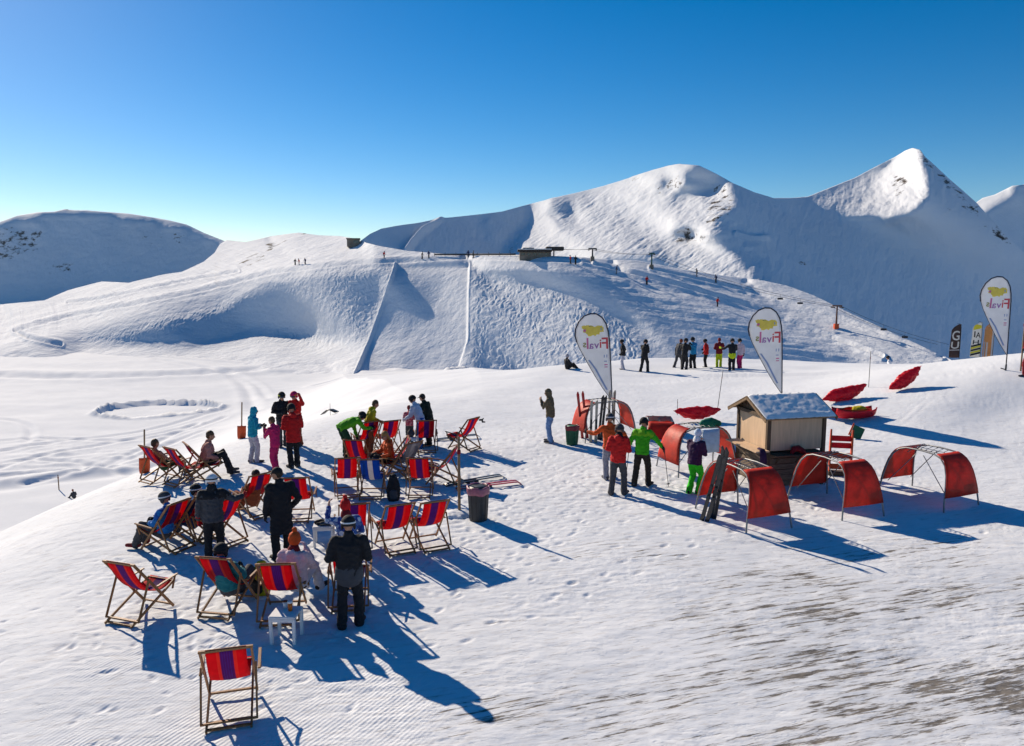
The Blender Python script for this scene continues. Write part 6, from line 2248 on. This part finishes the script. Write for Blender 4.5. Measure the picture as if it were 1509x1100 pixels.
# ------------------------------------------------------------------ on the hill: station, hut, lift, skiers
hill_ob = bpy.data.objects['hill']
bpy.context.view_layer.update()
def on_hill(px, py):
    r = ray(np.array(float(px)), np.array(float(py)))
    for d in range(0, 14):
        rr = ray(np.array(float(px)), np.array(float(py + d)))
        ok, loc, nor, fi = hill_ob.ray_cast(Vector((0, 0, CAM_H)), Vector(rr).normalized())
        if ok:
            return loc
    return Vector((r[0] * 200, r[1] * 200, CAM_H + (r[2]) * 200))
CONC = mat('grey_render', (0.20, 0.165, 0.13), 0.85, 0.25, 0.8)
ROOF_D = mat('dark_roof', (0.045, 0.035, 0.03), 0.7, 0.2, 1.0)
GLASSD = mat('dark_glass', (0.02, 0.03, 0.05), 0.1, 0.1, 1.0, spec=0.7)
p = on_hill(795, 380)
D = p.y
u = D / FPX            # metres per photo pixel there
t = empty('lift_station', p + Vector((0, 3, 0)), 0, 'low dark lift station building on the crest of the hill', 'lift station')
m = MB(); m.box((-6 * u, 0, 4 * u - 0.6), (23 * u, 3.0, 4 * u + 0.6), None, 0, 0.05); m.build('wall', CONC, t)
m = MB(); m.box((-7 * u, 0, 10.0 * u), (25 * u, 3.6, 1.5 * u), Matrix.Rotation(R(1), 3, 'Y'), 0, 0.05); m.box((-16 * u, 0, 13.0 * u), (8 * u, 2.6, 1.4 * u), None, 0, 0.05); rf = m.build('roof', ROOF_D, t)
m = MB(); m.box((-7 * u, -0.05, 12.2 * u), (24.5 * u, 3.6, 0.6 * u), None, 0, 0.05); m.build('snow', SNOW_ROOF, rf)
m = MB(); m.box((23 * u, 0, 13.2 * u), (13 * u, 2.2, 2.8 * u), None, 0, 0.08); m.build('drive_housing', ROOF_D, t)
m = MB(); m.box((22 * u, 0, 5 * u), (0.8 * u, 0.4, 6.5 * u), None, 0, 0.05); m.build('pillar', ROOF_D, t)
for k in range(5):
    m = MB(); m.box(((-24 + 8.5 * k) * u, -3.02, 5 * u), (2.6 * u, 0.05, 1.8 * u), None, 0, 0.01); m.build('window', GLASSD, t)
p = on_hill(521, 363)
u2 = p.y / FPX
t = empty('stone_hut', p, 10, 'small square stone hut on the skyline left of the station', 'hut')
m = MB(); m.box((0, 0, 4.5 * u2), (9 * u2, 2.2, 5.5 * u2), None, 0, 0.05); m.build('wall', CONC, t)
m = MB(); m.box((0, 0, 10.3 * u2), (10 * u2, 2.6, 0.7 * u2), None, 0, 0.05); m.build('roof', ROOF_D, t)
m = MB(); m.box((4 * u2, -2.21, 6 * u2), (3.6 * u2, 0.05, 2 * u2), None, 0, 0.02); m.build('window', GLASSD, t)

def pylon(px, py, hpx, arm, label, m_):
    p = on_hill(px, py)
    k = p.y / FPX
    t = empty('lift_pylon', p, 0, label, 'lift pylon', 'chairlift pylons')
    m = MB(); m.tube([(0, 0, -0.4), (0, 0, hpx * k)], [0.20, 0.13], 8); m.build('mast', m_, t)
    m = MB(); m.bar((-arm * k, 0, hpx * k), (arm * k, 0, hpx * k), 0.22, 0.25); m.build('crossarm', m_, t)
    for s in (-1, 1):
        m = MB(); m.bar((s * arm * k * 0.9, -0.8, hpx * k - 0.28), (s * arm * k * 0.9, 0.8, hpx * k - 0.28), 0.16, 0.22); m.build('sheaves', DARK_METAL, t)
    m = MB(); m.box((0, 0, 0.2), (0.38, 0.38, 0.6), None, 0, 0.04); m.build('footing', ORANGE_PL if 'red' in label else CONC, t)
    return p + Vector((0, 0, hpx * k - 0.15))
RUST = mat('rusty_steel', (0.16, 0.075, 0.05), 0.7, 0.25, 1.5)
a = pylon(873, 384, 17, 6, 'chairlift pylon nearest the station on the crest', DARK_METAL)
b = pylon(960, 396, 22, 4, 'greenish chairlift pylon below the crest, second from the station', mat('green_steel', (0.03, 0.09, 0.07), 0.6, 0.2, 1.5))
c = pylon(1232, 484, 33, 7, 'chairlift pylon with red foot low on the right slope', RUST)
m = MB()
e = on_hill(1388, 528) + Vector((0, 0, 2.2))
def sag(p, q, s, n=9): return [p.lerp(q, k) - Vector((0, 0, s * 4 * k * (1 - k))) for k in np.linspace(0, 1, n)]
st = Vector(bpy.data.objects['lift_station'].location) + Vector((23 * u, 0, 13 * u))
for off in (-0.9, 0.9):
    w = Vector((off, 0, 0))
    m.tube([q + w for q in sag(st, a, 0.1) + sag(a, b, 0.4)[1:] + sag(b, c, 1.2)[1:] + sag(c, e, 0.6)[1:]], 0.028, 5)
o = m.build('lift_cable', DARK_METAL)
tag(o, 'thin chairlift cable strung from the station down over the pylons', 'cable')
for (p, q, k, s, lab) in ((b, c, 0.70, 1.2, 'upper of the lift chairs above the right slope'), (b, c, 0.80, 1.2, 'lift chair nearest above the red-footed pylon'), (c, e, 0.42, 0.6, 'lift chair just below the red-footed pylon'), (c, e, 0.62, 0.6, 'lowest lift chair on the right slope')):
    z = p.lerp(q, k) - Vector((0, 0, s * 4 * k * (1 - k))) + Vector((0.9, 0, 0))
    t = empty('lift_chair', z, 0, lab, 'lift chair', 'chairs hanging from the lift cable', 0.6)
    m = MB(); m.tube([(0, 0, 0.05), (0, 0, -1.0)], 0.04, 6); m.build('hanger', DARK_METAL, t)
    m = MB(); m.box((0, 0, -1.25), (0.85, 0.06, 0.26), None, 0, 0.03); m.build('backrest', DARK_METAL, t)
    m = MB(); m.box((0, -0.25, -1.5), (0.85, 0.24, 0.05), None, 0, 0.02); m.build('seat', DARK_METAL, t)

# fence of netting along the crest and tiny skiers on the pistes
sk0 = None
spots = [(435, 391), (441, 391), (450, 390), (566, 381), (622, 382), (632, 381), (841, 389), (848, 390), (908, 404), (953, 420), (1027, 408), (1055, 417), (1057, 452), (697, 381), (690, 380)]
protos = []
for i, (jm, tm) in enumerate(((BLACK, BLACK), (RED, BLACK), (NAVY, CHAR))):
    protos.append(person(Vector((0, 0, 0)), 0, 'tiny distant skier on the hill', 1.75, {'arm_l': 'pole', 'arm_r': 'pole', 'lean': 10}, jm, tm, hat=('helmet', BLACK), voxel=0.05, glove=BLACK, group='tiny skiers on the hill')[0])
for i, (px, py) in enumerate(spots):
    o = protos[i] if i < 3 else copy_tree(protos[(i * 2 + 1) % 3])
    q = on_hill(px, py)
    o.location = q
    o.rotation_euler = (0, 0, R((i * 77) % 360))
NET = mat('dark_netting', (0.03, 0.03, 0.035), 0.8, 0.2, 2)
t = empty('safety_fence', on_hill(640, 377), 0, 'low dark safety fence along the top of the groomed run', 'fence')
base = Vector(t.location)
m, m2 = MB(), MB()
pts = [on_hill(x, 378) for x in range(640, 764, 8)]
rows = [[p - base + Vector((0, 0, 0.25)) for p in pts], [p - base + Vector((0, 0, 0.60)) for p in pts]]
m.sheet(rows, 0.03)
m.build('netting', NET, t)
for p in pts[::2]:
    m2 = MB(); m2.tube([p - base + Vector((0, 0, -0.3)), p - base + Vector((0, 0, 0.9))], 0.04, 6); m2.build('fence_post', NET, t)

# the thin blue air between here and the mountains
lo, hi = Vector((1e9,) * 3), Vector((-1e9,) * 3)
for q in bpy.data.objects:
    if q.get('kind') == 'structure':
        co = np.empty(len(q.data.vertices) * 3, np.float32)
        q.data.vertices.foreach_get('co', co)
        co = co.reshape(-1, 3)
        lo = Vector([min(i, float(j)) for i, j in zip(lo, co.min(0))])
        hi = Vector([max(i, float(j)) for i, j in zip(hi, co.max(0))])
        print('BOUNDS', q.name, co.min(0), co.max(0))
lo -= Vector((40, 40, 1))
hi += Vector((40, 40, 12))
m = MB()
m.box((lo + hi) / 2, (hi - lo) / 2)
hz = bpy.data.materials.new('thin_haze')
hz.use_nodes = True
hn = hz.node_tree
hn.nodes.clear()
ho = hn.nodes.new('ShaderNodeOutputMaterial')
hv = hn.nodes.new('ShaderNodeVolumePrincipled')
hv.inputs['Color'].default_value = (0.5, 0.76, 1.0, 1)
hv.inputs['Density'].default_value = 0.00003
hv.inputs['Anisotropy'].default_value = 0.3
lk(hn, hv.outputs['Volume'], ho.inputs['Volume'])
o = m.build('haze', hz)
o['kind'] = 'stuff'

bpy.data.objects.remove(_tmp)
bpy.context.view_layer.update()
